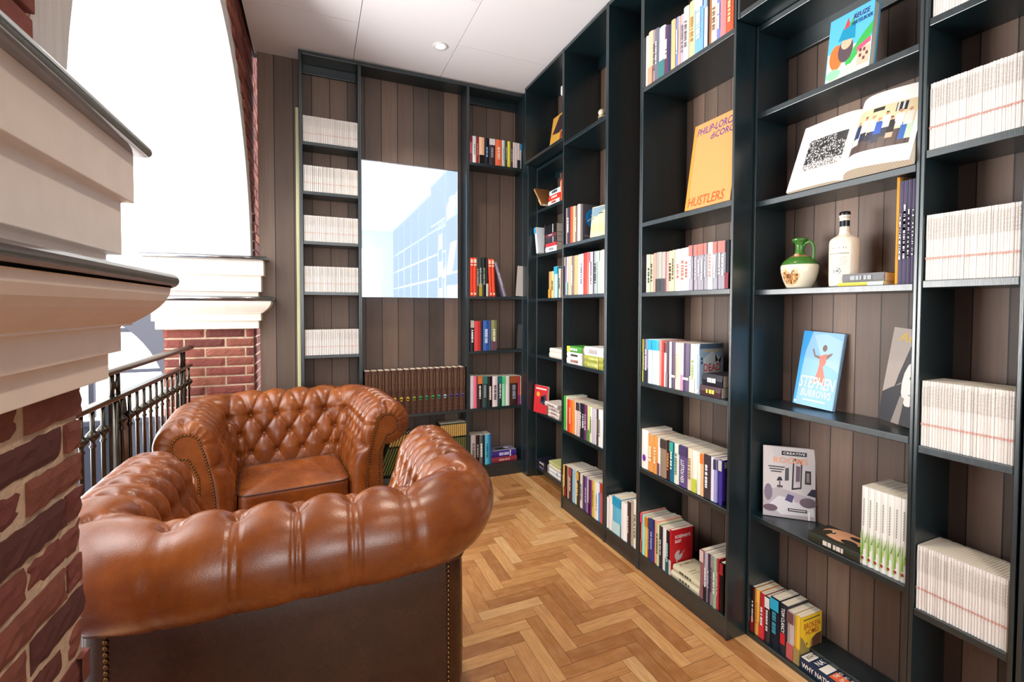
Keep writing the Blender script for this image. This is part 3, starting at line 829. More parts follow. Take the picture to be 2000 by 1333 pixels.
def white_rows():
    """the thin white paperbacks: one design, five thicknesses, copied"""
    protos = {}
    def proto(w, h, d):
        k = (round(w, 4), round(h, 3))
        if k in protos: return protos[k]
        tone = brnd.choice(['e0dad4', 'dbd5cf', 'e4dfd9', 'd8d2cc'])
        c = cover_geo(w, h, d, tone, t=.0006).mesh('white_paperback'); c.materials.append(M['cover'])
        p = MB().box(-w/2+.0006, w/2-.0006, .003, d-.0006, .0006, h-.0006).mesh('pages'); p.materials.append(M['pages'])
        e = MB().place((0, -.0016, 0), (1, 0, 0), (0, 0, 1), ell(0, h*.335, min(.0026, w*.36), .0034, 10), 'c98a80').mesh('emblem'); e.materials.append(M['cover'])
        lt = MB(); zz = h*.62
        while zz < h*.92:
            l = brnd.uniform(.004, .011); lt.poly([(-w*.13, -.0016, zz), (w*.13, -.0016, zz), (w*.13, -.0016, zz+l), (-w*.13, -.0016, zz+l)], 'bdb7b3'); zz += l+.002
        lt = lt.mesh('spine_lettering'); lt.materials.append(M['cover'])
        protos[k] = (c, p, e, lt); return protos[k]
    def put(Mx, key, label, group):
        c, p, e, lt = proto(*key)
        o = bpy.data.objects.new('white_paperback', c); COL.objects.link(o); o.matrix_world = Mx; tag(o, label, 'book', group)
        for nm, me in (('pages', p), ('emblem', e), ('spine_lettering', lt)):
            q = bpy.data.objects.new(nm, me); COL.objects.link(q); q.parent = o
    def fill(wall, plane, z, u0, u1, n, h, d, phrase):
        var = [1.0, .86, 1.12, .94, 1.08]; ws = [var[brnd.randrange(5)] for _ in range(n)]
        base = abs(u1-u0)/(n*1.0); ws = [round(x*base*.972, 4) for x in ws]
        tot = sum(ws); gap = (abs(u1-u0)-tot)/n; u = u0; sg = 1 if u1 > u0 else -1
        for i, w in enumerate(ws):
            c = u+sg*(w/2+max(gap, 0)*.5); u += sg*(w+gap)
            jit = brnd.uniform(0, .003)
            Mx = Matrix.Translation((plane+jit, c, z+.0003)) @ RZR if wall == 'R' else Matrix.Translation((c, plane+jit, z+.0003))
            put(Mx, (w*(1 if gap > 0 else .97), h, d), 'thin white paperback, %s from left, %s' % (ORD[i], phrase), 'white paperbacks, '+phrase)
    F = [(2.106, .188, 'row cut by top edge, bookcase at right edge'), (1.743, .183, 'second row, bookcase at right edge'), (1.381, .182, 'third row, bookcase at right edge'), (.914, .184, 'fourth row, bookcase at right edge'), (.444, .182, 'lowest row, bookcase at right edge')]
    for z, h, ph in F: fill('R', 1.580, z, .7445, .5525, 30, h, .12, ph)
    for i, z in enumerate(LV): fill('B', 3.305, z, -.054, .283, 30, .167, .11, '%s row down, narrow bookcase left of screen' % ['top', 'second', 'third', 'fourth', 'lowest'][i])
white_rows()
# ---------------------------------------------------------------- single books, jug, bottle
def front_plane(w, d):      # decor plane of the front cover: origin spine-bottom, x towards fore edge, y up
    return (w/2+.0003, 0, 0), (0, 1, 0), (0, 0, 1)
class CoverArt:
    def __init__(s, mb, w, h, d): s.mb, s.w, s.h, s.d, s.e = mb, w, h, d, .0003
    def p(s, pts, col): s.e += .00006; s.mb.place((s.w/2+s.e, 0, 0), (0, s.d, 0), (0, 0, s.h), pts, col); return s
    def t(s, txt, x, y, w, h, col, slant=0): s.e += .00006; put_text(s.mb, txt, (s.w/2+s.e, x*s.d, y*s.h), (0, 1, 0), (0, 0, 1), w*s.d, h*s.h, col, slant); return s
def facing(x, y, z, lean, turn=0, w=.02):
    """stands with its front cover towards the room and leans back"""
    return Matrix.Translation((x, y, z+w/2*math.sin(R(lean))+.0005)) @ Matrix.Rotation(R(180+turn), 4, 'Z') @ Matrix.Rotation(R(-lean), 4, 'Y')
LAY = Matrix.Rotation(R(-90), 4, 'Y')          # front cover up, head towards local -x
def lying(x, y, z, w, wall='R', turn=0, flip=False):
    B = Matrix.Translation((x, y, z+w/2+.0004)) @ (RZR if wall == 'R' else I4) @ Matrix.Rotation(R(turn), 4, 'Z')
    return B @ LAY
def lie(label, x, y, z, w, h, d, col, opts='', wall='R', turn=0, group=None, hard=False, decor=None):
    """x,y = spine plane / start of the head; the book extends to the right as seen from the room"""
    B = Matrix.Translation((x, y, z+w/2+.0004)) @ (RZR if wall == 'R' else I4) @ Matrix.Rotation(R(turn), 4, 'Z') @ Matrix.Translation((h, 0, 0)) @ LAY
    return book(label, B, w, h, d, col, opts, group, hard, decor=decor)
def specials():
    # large orange book
    def a1(mb, w, h, d):
        A = CoverArt(mb, w, h, d)
        A.p(rect(0, 0, .07, 1), 'e08a3c')
        A.t('PHILIP-LORCA', .08, .86, .84, .085, '4b3f7c', .12).t('diCORCIA', .40, .765, .62, .075, '4b3f7c', .12).t('HUSTLERS', .06, .03, .8, .11, 'e2562b', .1)
    book('large thin orange book with violet and red lettering, propped facing out on middle case', facing(1.482, 1.556, 1.717, 8.5, 0, .014), .014, .372, .236, 'e6925a', hard=True, decor=a1)
    # picture book
    def a2(mb, w, h, d):
        A = CoverArt(mb, w, h, d)
        A.p(rect(.04, .45, 1, 1), '5cb6e6').p(rect(.04, 0, 1, .45), 'dfe6c8')
        A.p([(.5, .1), (1, .5), (1, .68), (.8, .55), (.45, .25)], '3fae52').p([(.45, .2), (.62, .34), (.6, .4), (.42, .3)], '58c8a0')
        A.p(ell(.24, .36, .16, .2, 16, .2), 'e8743a').p(ell(.44, .42, .17, .19), '5b4a52').p(ell(.45, .53, .12, .1), 'f0b496')
        A.p([(.25, .6), (.63, .55), (.62, .8), (.35, .78)], '1c8fb4').p([(.36, .75), (.44, .92), (.5, .78)], 'd44848').p([(.47, .78), (.62, .96), (.56, .78)], '4cae62')
        A.p(rect(.72, .08, .98, .34), 'e9b6a0').p([(.7, .3), (.98, .38), (.98, .46), (.7, .38)], 'd9587a').p(ell(.2, .1, .17, .08), '8fd2a4').p(ell(.55, .1, .12, .07), 'f0d0c0')
        for x, y in ((.76, .28), (.84, .27), (.76, .2), (.9, .2), (.84, .14)): A.p(rect(x, y, x+.05, y+.05), '6b4440')
        A.t('REUZE', .56, .845, .34, .075, '47286e', .1).t('VERTELBOEK', .52, .755, .46, .06, '243a70', .1)
    book('thick blue picture book with a bearded giant, standing on the top right shelf', facing(1.607, 1.046, 2.051, 7, 0, .05), .03, .215, .139, '5cb6e6', hard=True, decor=a2)
    # blue fashion book
    def a3(mb, w, h, d):
        A = CoverArt(mb, w, h, d)
        A.p(rect(.02, 0, .985, 1), '8fc2ef').p([(.02, 0), (.02, 1), (.26, 1), (.14, .72), (.1, .3), (.08, 0)], '1f9fe6').p([(.3, .95), (.6, .98), (.98, .9), (.98, .5), (.6, .6)], 'a9d0f4')
        A.p([(.5, .68), (.66, .72), (.68, .6), (.62, .54), (.7, .4), (.72, .28), (.58, .36), (.42, .3), (.5, .46), (.52, .56)], 'f0806c')
        A.p(ell(.6, .79, .055, .045), '7c6258').p([(.5, .68), (.52, .64), (.38, .66), (.3, .76), (.34, .77), (.4, .69)], '8a7068').p([(.66, .7), (.8, .74), (.79, .71), (.68, .64)], '8a7068')
        A.t('STEPHEN', .1, .24, .84, .16, 'ddd9cf', .1).t('BURROWS', .18, .125, .72, .1, 'ddd9cf', .08).p(rect(.26, .07, .8, .09), 'd9dccb').p(ell(.07, .04, .025, .018), 'f4f4f4')
    book('bright blue book with a dancing figure in red, propped on the fourth shelf', facing(1.683, 1.196, .9405, 9, 6, .02) @ Matrix.Rotation(R(-3), 4, 'X'), .018, .278, .142, '8fc2ef', hard=True, decor=a3)
    # interior decorating book
    def a4(mb, w, h, d):
        A = CoverArt(mb, w, h, d)
        A.p(rect(.0, 0, 1, 1), 'cfc8c8').p([(0, 0), (0, .36), (.3, .42), (1, .3), (1, 0)], 'b7aeb4').p([(.1, .16), (.3, .3), (.95, .24), (.98, .06), (.35, .04)], 'd9d4d8')
        A.p([(.55, .4), (.74, .43), (.76, .83), (.58, .85)], '2c2a30').p([(.585, .43), (.715, .45), (.73, .8), (.605, .82)], 'c9bfc4').p([(.63, .52), (.71, .53), (.72, .74), (.64, .75)], '6f5a66')
        A.p([(.42, .52), (.5, .53), (.5, .71), (.43, .7)], '4b4a50').p([(.8, .5), (.92, .5), (.92, .69), (.81, .69)], '2f2c34').p([(.83, .53), (.89, .53), (.89, .66), (.835, .66)], '8c8078')
        A.p([(.26, .51), (.38, .52), (.35, .57), (.3, .57)], '2b2636').p(rect(.31, .43, .335, .51), '5a5058').p(rect(.27, .42, .38, .45), '4a424c')
        A.p([(.84, .35), (1, .33), (1, .44), (.93, .44)], '2b2838').p([(.42, .25), (.56, .22), (.6, .32), (.48, .34)], '524a78').p([(.6, .24), (.74, .22), (.72, .32), (.64, .34)], 'b8a8b4').p(ell(.86, .24, .16, .07), '6a5c64').p(ell(.1, .34, .08, .12), '7f7384').p(ell(.14, .12, .14, .05), '6d5560')
        A.p(rect(.36, .885, .84, .945), '1e1c20').t('CREATIVE', .39, .9, .42, .032, 'e6e2e0').t('ROOMS', .2, .77, .66, .085, 'eda47c')
        for i, (a, b) in enumerate(((.1, .42), (.12, .4), (.15, .36))): A.p(rect(a, .705-.035*i, b, .72-.035*i), '3a363c')
        A.p(rect(.48, .1, .84, .14), '26232a').p(rect(.5, .112, .82, .128), 'c8c2c4').p(rect(.86, .0, .9, .12), 'f4f2f2')
    book('grey magazine-like book with a living room on its cover, propped on fifth shelf', facing(1.613, 1.262, .4945, 5, 47, .012), .014, .268, .176, 'cfc8c8', hard=True, decor=a4)
    # portrait magazine
    def a5(mb, w, h, d):
        A = CoverArt(mb, w, h, d)
        A.p(rect(0, 0, 1, 1), 'a59a92').p([(0, 0), (0, .3), (.2, .36), (.45, .42), (.62, .8), (1, .84), (1, 0)], '25242a').p([(.3, .38), (.36, .52), (.55, .84), (.9, .86), (.9, .6)], '2c2a2c')
        A.p(ell(.72, .44, .24, .24), 'e2dcd8').p(ell(.72, .5, .06, .02), '3a3638').p([(.38, 0), (.5, .3), (.62, .28), (.6, 0)], '8e857e').p(rect(.7, .32, .95, .33), '7a6a6a')
        A.t('Alice', .16, .86, .8, .1, 'c9a53c', .2)
    book('black and white portrait magazine, half hidden by the post beside the white paperbacks', facing(1.69, .910, .945, 4, -8, .01) @ Matrix.Rotation(R(-6), 4, 'X'), .006, .3, .108, 'a59a92', decor=a5)
    # open photo book
    def openbook():
        mb = MB(); H = .262
        def wing(sg, wd, thick, pic):
            n, m = 76, 60
            def wt(u): return .004+thick*(1-math.exp(-u*9))*(1-.55*u**1.6)*(1 if sg > 0 else .8)
            def pt(u, v): return (sg*u*wd, -wt(u), v*H)
            for i in range(n):
                for j in range(m):
                    u0, u1, v0, v1 = i/n, (i+1)/n, j/m, (j+1)/m
                    mb.poly([pt(u0, v0), pt(u1, v0), pt(u1, v1), pt(u0, v1)][::sg], pic((u0+u1)/2, (v0+v1)/2))
            for v in (0, 1):
                for i in range(n):
                    a, b = pt(i/n, v), pt((i+1)/n, v); mb.poly([(a[0], 0, a[2]), (b[0], 0, b[2]), b, a], 'e2d6c2' if i % 3 else 'cbbda6')
            a, b = pt(1, 0), pt(1, 1)
            for k in range(6): mb.poly([(a[0], a[1]*k/6, a[2]), (a[0], a[1]*(k+1)/6, a[2]), (b[0], b[1]*(k+1)/6, b[2]), (b[0], b[1]*k/6, b[2])], ['e6dbc8', 'd2c5ae', 'ede4d4', 'd8cbb6', 'e6dbc8', 'cdbfa8'][k])
        r = random.Random(4)
        def left(u, v):
            if .12 < u < .8 and .27 < v < .74:
                if v > .62 and u < .3: return '3a3a3e'
                if v < .36: return r.choice(['d9d6d2', 'b5b2b0', '6d6b6c'])
                return r.choice(['1f1f22', '2a292c', '4c4b4e', '8f8d8e', 'd8d6d4', '232326'])
            return 'efeae4'
        ppl = [(.16, .52, '2f4068'), (.27, .56, 'e0d6c8'), (.38, .55, 'ddd2c0'), (.47, .5, '2a55b0'), (.56, .56, 'e6ded2'), (.64, .48, '2b2a2e'), (.74, .55, 'e9e4dc'), (.86, .55, 'd8d4cc')]
        def right(u, v):
            if .06 < u < .94 and .22 < v < .80:
                for x, y, c in ppl:
                    if ((u-x)/.026)**2+((v-y-.115)/.024)**2 < 1: return '3a2c26' if v > y+.125 else 'b98a6c'
                    if abs(u-x) < .052-.25*max(0, v-y-.05) and y-.08 < v < y+.09: return c
                    if abs(u-x) < .045 and y-.2 < v < y-.08 and x > .2 and x < .6: return '33384a'
                if u > .78 and v > .28 and v < .5: return '3b64a8' if u < .86 else 'b9d0b4'
                if .1 < u < .22 and .33 < v < .46: return 'e2ddd4'
                if .6 < u < .7 and .34 < v < .42: return 'd8a88e'
                if v < .43: return '5a4d4a' if (int(u*40) % 5) else '4c403f'
                if .34 < u < .5 and .74 < v < .79: return '2b2a2a'
                if .66 < u < .82 and .66 < v < .79: return '2a2b30' if int(u*30) % 2 else 'c9c6c2'
                return 'd6c49e'
            return 'f1ede8'
        wing(-1, .192, .016, left); wing(1, .19, .05, right)
        Mx = Matrix.Translation((1.573, .962, 1.7135)) @ RZR @ Matrix.Rotation(R(-22), 4, 'X')
        o = mb.build('open_photo_book', M['cover'], M=Mx); tag(o, 'large open book showing two group photographs, leaning on the second shelf', 'book')
        cv = MB().box(-.196, .193, .0002, .003, -.001, .265, '2c2a2c').build('cover', M['cover'], o)
    openbook()
    # face book lying and the seven matching books
    def a6(mb, w, h, d):
        A = CoverArt(mb, w, h, d)
        A.p(rect(.01, .01, .99, .99), '2c2c26').p(ell(.58, .5, .42, .4, 20), 'd9a07c').p(ell(.35, .32, .16, .15), '2a2a24').p(ell(.55, .72, .1, .05), '3a2a22').p(ell(.38, .8, .3, .08), '33321f').p(ell(.75, .3, .12, .16), '25241e').p(ell(.6, .73, .04, .02), 'e8e0d8')
    lie('dark paperback with a close-up face, lying flat left of seven matching white books', 1.578, 1.058, .494, .034, .165, .11, '33352a', 'd:d8d0c8', decor=a6)
    GM = None
    for i in range(7):
        w = .0172; y = .8955-i*.0179-.008
        mb = cover_geo(w, .248, .15, 'eceae4'); yy = -.0017
        for k in range(4):
            x = (-.3+.2*k)*w; mb.poly([(x-.0016, yy, .012+.02*k), (x+.0016, yy, .012+.02*k), (x+.0006+.003*(k-1), yy, .105+.012*(k % 2)), (x-.0006+.003*(k-1), yy, .1)], ['8fc23c', '6aa52c', 'a9d44e', '5c9628'][k])
        mb.place((0, yy-.0002, 0), (1, 0, 0), (0, 0, 1), ell(-.001, .022, .0036, .005), '9c2f3c')
        z = .125
        while z < .21: mb.poly([(-.0012, yy, z), (.0012, yy, z), (.0012, yy, z+.006), (-.0012, yy, z+.006)], '7f8a80'); z += .008
        o = mb.build('book', M['cover'], M=Matrix.Translation((1.586+brnd.uniform(0, .003), y, .4943)) @ RZR)
        tag(o, 'white book with bamboo-green spine, %s of seven from left, fifth shelf' % ORD[i], 'book', 'seven matching white and green books')
        page_geo(w, .248, .15).build('pages', M['pages'], o)
    # bottom right row
    def y1(mb, w, h, d):
        A = CoverArt(mb, w, h, d)
        A.p(rect(0, .48, 1, 1), 'e6bd2e').p([(0, 0), (0, .62), (.12, .55), (.3, .35), (.46, .3), (.5, .48), (.72, .56), (1, .58), (1, 0)], '8f7a3e').p([(.55, .5), (.75, .56), (.98, .56), (.95, .3), (.6, .1)], '5e3c2c').p(ell(.3, .42, .03, .03), '6b4a20').p([(0, 0), (1, 0), (1, .1), (0, .16)], '7d7348')
        A.p(rect(.12, .915, .9, .935), '3a3020').t('BROKEN', .16, .73, .74, .12, 'b5402a').t('HOMES', .24, .6, .62, .11, 'b5402a')
    E6 = [(1.281, .0135, .18, '3c1a1e', 'B:962028 d:f0e6e0', 'dark red'), (1.2635, .021, .178, 'f0b450', 'd:c88428', 'amber'), (1.2405, .022, .176, 'c02c34', 'd:f4f0f0 B:e03a40', 'red and white'), (1.2175, .021, .176, '3a3438', 'T:e8e4e2 d:d8d4d4', 'charcoal'),
          (1.187, .036, .188, '171c2c', 'T:2fa8cc d:3c8ca0', 'navy with cyan head'), (1.152, .031, .186, '2a2a32', '', 'black with white and red'), (1.1235, .026, .176, 'b9a8a6', 'T:6e4a4a B:c05a5a', 'grey and red'), (1.0975, .024, .176, 'e0b43c', 'B:9c8a50', 'yellow')]
    for i, (y, w, h, c, op, nm) in enumerate(E6):
        Mx = Matrix.Translation((1.590, y, .0185)) @ RZR; dec = None
        if i == 5: dec = lambda mb, w, h, d: (put_text(mb, 'TOM CLANCY', (-w*.2, -.0022, h*.93), (0, 0, -1), (1, 0, 0), h*.5, w*.42, 'f2f2f2'), mb.poly([(-w*.3, -.002, h*.2), (w*.3, -.002, h*.2), (w*.3, -.002, h*.42), (-w*.3, -.002, h*.42)], 'c92a30'))
        if i == 7: dec = y1
        book('%s paperback, %s from left, floor-level row of wide recessed case' % (nm, ORD[i]), Mx, w, h, .115, c, op, 'floor-level row of wide recessed case', decor=dec)
    def a7(mb, w, h, d):
        A = CoverArt(mb, w, h, d)
        A.p(rect(0, 0, 1, 1), '20304e').p(rect(.02, .84, .5, .98), 'e9e4da').t('WHY', .08, .865, .36, .09, '20232c').p(rect(.52, .84, .98, .98), 'd8602c')
        A.t('NATIONS', .12, .70, .84, .1, 'f2efe8').p(rect(.02, .53, .5, .67), 'ebe6dc').p(rect(.52, .53, .98, .67), 'd8552c').t('FAIL', .58, .555, .34, .09, '2a1c18').p(rect(.02, .08, .34, .5), 'e0673a')
        for i, t in enumerate(('THE ORIGINS', 'OF POWER,', 'PROSPERITY', 'AND POVERTY')): A.t(t, .12, .42-.1*i, .62, .06, 'f0ece4')
        put_text(mb, 'WHY NATIONS FAIL', (-w*.2, -.0024, h*.95), (0, 0, -1), (1, 0, 0), h*.8, w*.42, 'f2efe8')
    lie('thick navy paperback with white and orange title panels, lying flat on the floor-level shelf', 1.584, 1.083, .018, .042, .2, .135, '202a44', decor=a7)
    # shelf with jug and bottle: lying books and tall books
    lie('grey cloth-bound book with brown page edge, lying on a yellow book', 1.597, .975, 1.3855, .028, .121, .13, '77787c', 'd:9aa0a4')
    lie('thin yellow book under the grey cloth-bound book', 1.588, .985, 1.374, .0112, .136, .135, 'e3cf5c', 'B:bcd8d2')
    for i, (y, w, h, c, nm) in enumerate(((.8195, .007, .315, 'e6a03c', 'orange'), (.8105, .0095, .302, '5c566e', 'slate'), (.8, .0095, .302, '5c566e', 'slate'), (.7895, .0095, .302, '5c566e', 'slate'), (.779, .0095, .302, '5c566e', 'slate'))):
        book('tall thin %s book with pale lettering, %s from left, right of the stoneware bottle' % (nm, ORD[i]), Matrix.Translation((1.590, y, 1.3743)) @ RZR, w, h, .12, c, '' if i == 0 else 'd:d8d6e4 d:e8e6f0', 'tall books right of the bottle')
    # row with the butterfly book
    def a8(mb, w, h, d):
        A = CoverArt(mb, w, h, d)
        A.p(rect(0, 0, 1, 1), '8aa3b8').p([(.2, .3), (.8, .25), (.9, .7), (.5, .85), (.15, .7)], 'b9c3c6').p(rect(0, .9, 1, 1), '4d6076').p(rect(.14, .84, .92, .875), 'b8a878')
        A.p([(.78, .66), (.64, .8), (.66, .62)], '1c1c22').p([(.78, .66), (.92, .75), (.86, .58)], '1c1c22').p(ell(.08, .7, .03, .03), '1c2430').p(ell(.08, .62, .03, .03), '1c2430')
        A.t('DEAD', .16, .45, .72, .15, 'c23a38').t('TIME', .26, .27, .56, .14, 'c23a38')
    book('slate-blue book with black butterfly and red title, end of row behind stacked books', Matrix.Translation((1.481, 1.474, .9413)) @ RZR, .019, .212, .132, '9fb0c0', 'W:f0f2f4', decor=a8)
    lie('brown paperback with yellow lettering, lower of two lying below the butterfly book', 1.483, 1.462, .941, .042, .105, .13, '4a3036', 'd:e8c850')
    lie('black paperback with white lettering, upper of two lying below the butterfly book', 1.486, 1.452, .984, .048, .1, .13, '22222a', 'd:f0f0f0')
    book('violet-blue paperback turned to show a dark figure, end of its row', Matrix.Translation((1.484, 1.353, .5153)) @ RZR, .018, .182, .118, '4a3c96', 'T:c8c4c0', decor=lambda mb, w, h, d: CoverArt(mb, w, h, d).p(rect(0, 0, 1, 1), '4636a0').p(rect(.1, .82, .95, .95), 'cfc8c4').p(ell(.4, .66, .24, .08), '16162a').p([(.3, .66), (.5, .66), (.46, .52), (.36, .52)], '16162a').p(rect(0, 0, 1, .1), '22224e'))
    def a9(mb, w, h, d):
        A = CoverArt(mb, w, h, d)
        A.p(rect(0, 0, 1, 1), 'bd2128').t("ROSEMARY'S", .17, .8, .72, .075, 'efe9e6').t('BABY', .17, .7, .3, .07, 'efe9e6').p(ell(.34, .42, .18, .11, 18), 'b9b3b2').p([(.34, .42), (.42, .56), (.56, .46)], 'bd2128').p([(.44, .38), (.62, .5), (.61, .52), (.43, .4)], 'b9b3b2').p(ell(.26, .3, .04, .03), 'b9b3b2')
    book('red paperback with a grey pram on its cover, end of the bottom row', Matrix.Translation((1.480, 1.6235, .0883)) @ RZR, .016, .206, .125, 'c2262c', 'B:d8d4d4', decor=a9)
    za = lambda mb, w, h, d: CoverArt(mb, w, h, d).p(rect(.02, .02, .98, .98), 'd9d3b4').t('ZOMBIE', .14, .84, .66, .08, '23211c').p(rect(.1, .79, .85, .8), '6a6450').p(rect(.16, .7, .8, .705), '8a8468').p(rect(.14, .5, .5, .53), '8a8468').p(rect(.14, .4, .6, .42), '8a8468')
    lie('cream paperback with black title, upper of two lying beside the red book', 1.483, 1.607, .1175, .028, .158, .125, 'd6d0b2', 'd:55503c', decor=za)
    lie('cream paperback lying under the other cream one, beside the red book', 1.479, 1.615, .088, .028, .165, .13, 'd9d4ba', 'd:55503c')
    book('black paperback with glossy front cover, last of the bottom row beside the post', Matrix.Translation((1.482, 1.338, .0883)) @ RZR, .018, .2, .12, '141216', 'T:a02830')
    # blue disc book and the cream one
    book('charcoal book with a large blue disc on its cover, second shelf near corner', Matrix.Translation((1.486, 2.408, 1.7073)) @ RZR, .02, .218, .125, '57525a', '', decor=lambda mb, w, h, d: CoverArt(mb, w, h, d).p(rect(0, 0, 1, 1), '57525a').p(ell(.62, .62, .46, .28, 24), '2a8fdc').p([(.45, .7), (.7, .84), (.72, .8), (.5, .68)], 'd8ecf8').p([(.25, .55), (.52, .66), (.52, .62), (.3, .52)], 'd8ecf8').p(rect(.5, .44, .72, .5), 'd8ecf8').p(rect(.1, .14, .6, .16), '9a959c').p(rect(.12, .1, .55, .12), '9a959c'))
    book('slate and cream book propped facing out in front of the blue disc book', facing(1.4765, 2.297, 1.707, 6, 12, .014), .014, .175, .118, 'e6d8a8', decor=lambda mb, w, h, d: CoverArt(mb, w, h, d).p(rect(.04, .02, .96, .98), 'e3d4a0').p([(.04, .98), (.04, .55), (.5, .72), (.96, .9), (.96, .98)], '7d94a0').p(ell(.25, .28, .2, .16), 'e8cf8c').p(ell(.68, .28, .2, .16), 'e8cf8c').p(rect(.5, .74, .8, .78), '55646c').p(rect(.1, .64, .5, .68), 'c8b88c'))
    # lying stacks on the fourth shelf near the corner
    z = .953
    for i, (w, c, op, nm) in enumerate(((.037, 'e9e2de', 'd:9a6a60', 'white book with dark spine mark, bottom'), (.034, 'e8e4e0', 'd:3a3a3a', 'white book with black lettering, middle'), (.036, '4f9a3c', 'd:f0f0f0 T:d8d85a', 'green and yellow book, top'))):
        lie(nm+' of left lying stack, fourth shelf near corner', 1.482, 2.572-.003*i, z, w, .18-.004*i, .12, c, op); z += w+.001
    z = .953
    for i, (w, c, op, nm) in enumerate(((.035, '9aa045', 'd:d8d890 M:e0b070', 'olive green book with pale bands, bottom'), (.033, 'a0a54c', 'd:d8d890 M:e0b070', 'olive green book with pale bands, middle'), (.05, 'eeece8', 'd:b8b0b0', 'thick white book with grey lettering, top'))):
        lie(nm+' of right lying stack, fourth shelf near corner', 1.484, 2.369, z, w, .2, .12, c, op); z += w+.001
    # recessed corner case
    Mx = Matrix.Translation((1.535, 3.045, 2.0555)) @ RZR @ Matrix.Rotation(R(-42), 4, 'Y')
    book('brown-covered book with pale edge, tilted far over on the top corner shelf', Mx, .018, .19, .125, 'b08a5a', 'B:c8a070', decor=lambda mb, w, h, d: CoverArt(mb, w, h, d).p(rect(0, 0, 1, 1), '8a5a34'))
    z = 2.045
    for i, (w, c, op, nm) in enumerate(((.03, 'e8e0d8', 'd:b04038', 'white book with red lettering, lowest'), (.036, 'd8392e', 'd:f4e8e0', 'red book with white lettering, middle'), (.034, 'c8e0dc', 'd:38404c', 'pale mint book with dark lettering, top'))):
        lie(nm+' of the lying stack beside the tilted book', 1.582, 3.03-.01*i, z, w, .17, .115, c, op, turn=0); z += w+.001
    book('upright dark and orange paperback at right end of top corner shelf', Matrix.Translation((1.580, 2.835, 2.0453)) @ RZR, .022, .19, .12, 'e0582e', 'T:4a4448 d:f0d0b8')
    Mx = Matrix.Translation((1.545, 3.135, 1.7122)) @ RZR @ Matrix.Rotation(R(-11), 4, 'Y')
    book('white and sky-blue paperback leaning against black books, second corner shelf', Mx, .03, .2, .115, 'dfe8ee', 'T:3c9cd2')
    book('dark paperback standing beside the leaning blue one, second corner shelf', Matrix.Translation((1.583, 3.088, 1.7093)) @ RZR, .016, .208, .115, '241c24', 'd:d8c0a0')
    z = 1.709
    for i, (w, c, op, nm, h) in enumerate(((.04, 'e6e4e2', 'd:8a98a4', 'white book with grey lettering, lowest', .17), (.024, 'c83a44', '', 'thin red book, second from bottom', .165), (.04, '3a383e', 'M:e0e0e0', 'charcoal book with pale square, third from bottom', .165), (.028, '6e3444', 'd:c8b8c0', 'plum book, fourth from bottom', .16), (.062, '17171b', 'M:e8e4e0', 'thick black book with pale label, top', .16))):
        lie(nm+' of lying stack, second corner shelf', 1.584, 3.072, z, w, h, .11, c, op); z += w+.0008
    lie('cream-edged white book lying alone on the fourth corner shelf', 1.59, 3.015, .943, .034, .19, .11, 'efe7da', group=None)
    lie('cream-edged white book lying on top of its twin, fourth corner shelf', 1.592, 3.012, .9775, .032, .187, .11, 'ede5d8')
    book('red children\'s book with a black figure, propped at left of fifth corner shelf', facing(1.553, 3.185, .508, 4, 14, .015), .018, .205, .15, 'd8333a', decor=lambda mb, w, h, d: CoverArt(mb, w, h, d).p(rect(.0, 0, 1, 1), 'd8333a').p(ell(.3, .68, .13, .09), 'e8b23c').p([(.45, .4), (.6, .62), (.85, .72), (.95, .5), (.8, .3)], '3a3f52').p(ell(.64, .54, .14, .1), '16161c').p(rect(.12, .86, .9, .92), 'f4dcd8'))
    z = .508
    for i, (w, dx, nm, h, c) in enumerate(((.02, .0, 'bottom', .165, 'e8dccf'), (.026, .003, 'second', .168, 'efe6dc'), (.024, .002, 'third', .165, 'e6dcd4'), (.03, -.006, 'top', .195, 'ece4dc'))):
        lie('cream paperback, %s of lying pile in front of red book' % nm, 1.579+dx, 3.01+(.04 if i == 3 else 0), z, w, h, .125, c, 'd:9a6a70'); z += w+.0008
    lie('black paperback with green emblem, upper of two at foot of corner case', 1.575, 3.186, .1115, .032, .17, .12, '1d1c2a', 'M:9ac83c d:d8d0e0')
    lie('black paperback with purple lettering, lower of two at foot of corner case', 1.574, 3.185, .0802, .030, .17, .125, '241f30', 'd:8a7ab0')
    z = .08
    for i, (w, c, op, nm) in enumerate(((.022, 'e8e4e0', '', 'white paperback, lowest'), (.028, 'e6eef4', 'M:3c9cdc', 'white and blue paperback, second'), (.026, 'eae4d0', '', 'cream paperback, third'), (.022, 'c8cc8a', '', 'pale green paperback, top'))):
        lie(nm+' of pile at right foot of corner case', 1.584, 3.0, z, w, .175, .12, c, op); z += w+.0008
    # overhead shelves
    book('golden book with dark picture, propped on the overhead corner shelf', facing(1.592, 3.045, 2.398, 9, 0, .016), .016, .29, .25, 'c9963c', hard=True, decor=lambda mb, w, h, d: CoverArt(mb, w, h, d).p(rect(.02, 0, 1, 1), 'cf9a42').p([(.1, .55), (.4, .95), (1, .98), (1, .6), (.5, .5)], '3a2a30').p(rect(.3, .2, .5, .3), '8a5a2c').p([(.6, .3), (.9, .35), (.9, .5), (.6, .5)], '8a3a28'))
    # right of the mirror
    Mx = Matrix.Translation((1.2535, 3.312, 1.3885)) @ Matrix.Rotation(R(-2.5), 4, 'Y')
    for i, x in enumerate((1.236, 1.261)):
        book('tall orange-red book with cream bands, %s of leaning pair right of black books' % ('left' if i == 0 else 'right'), Matrix.Translation((x+.008, 3.312, 1.3893)) @ Matrix.Rotation(R(-2.5), 4, 'Y'), .023, .285, .115, 'ee4a26', 'W:f8d8c0')
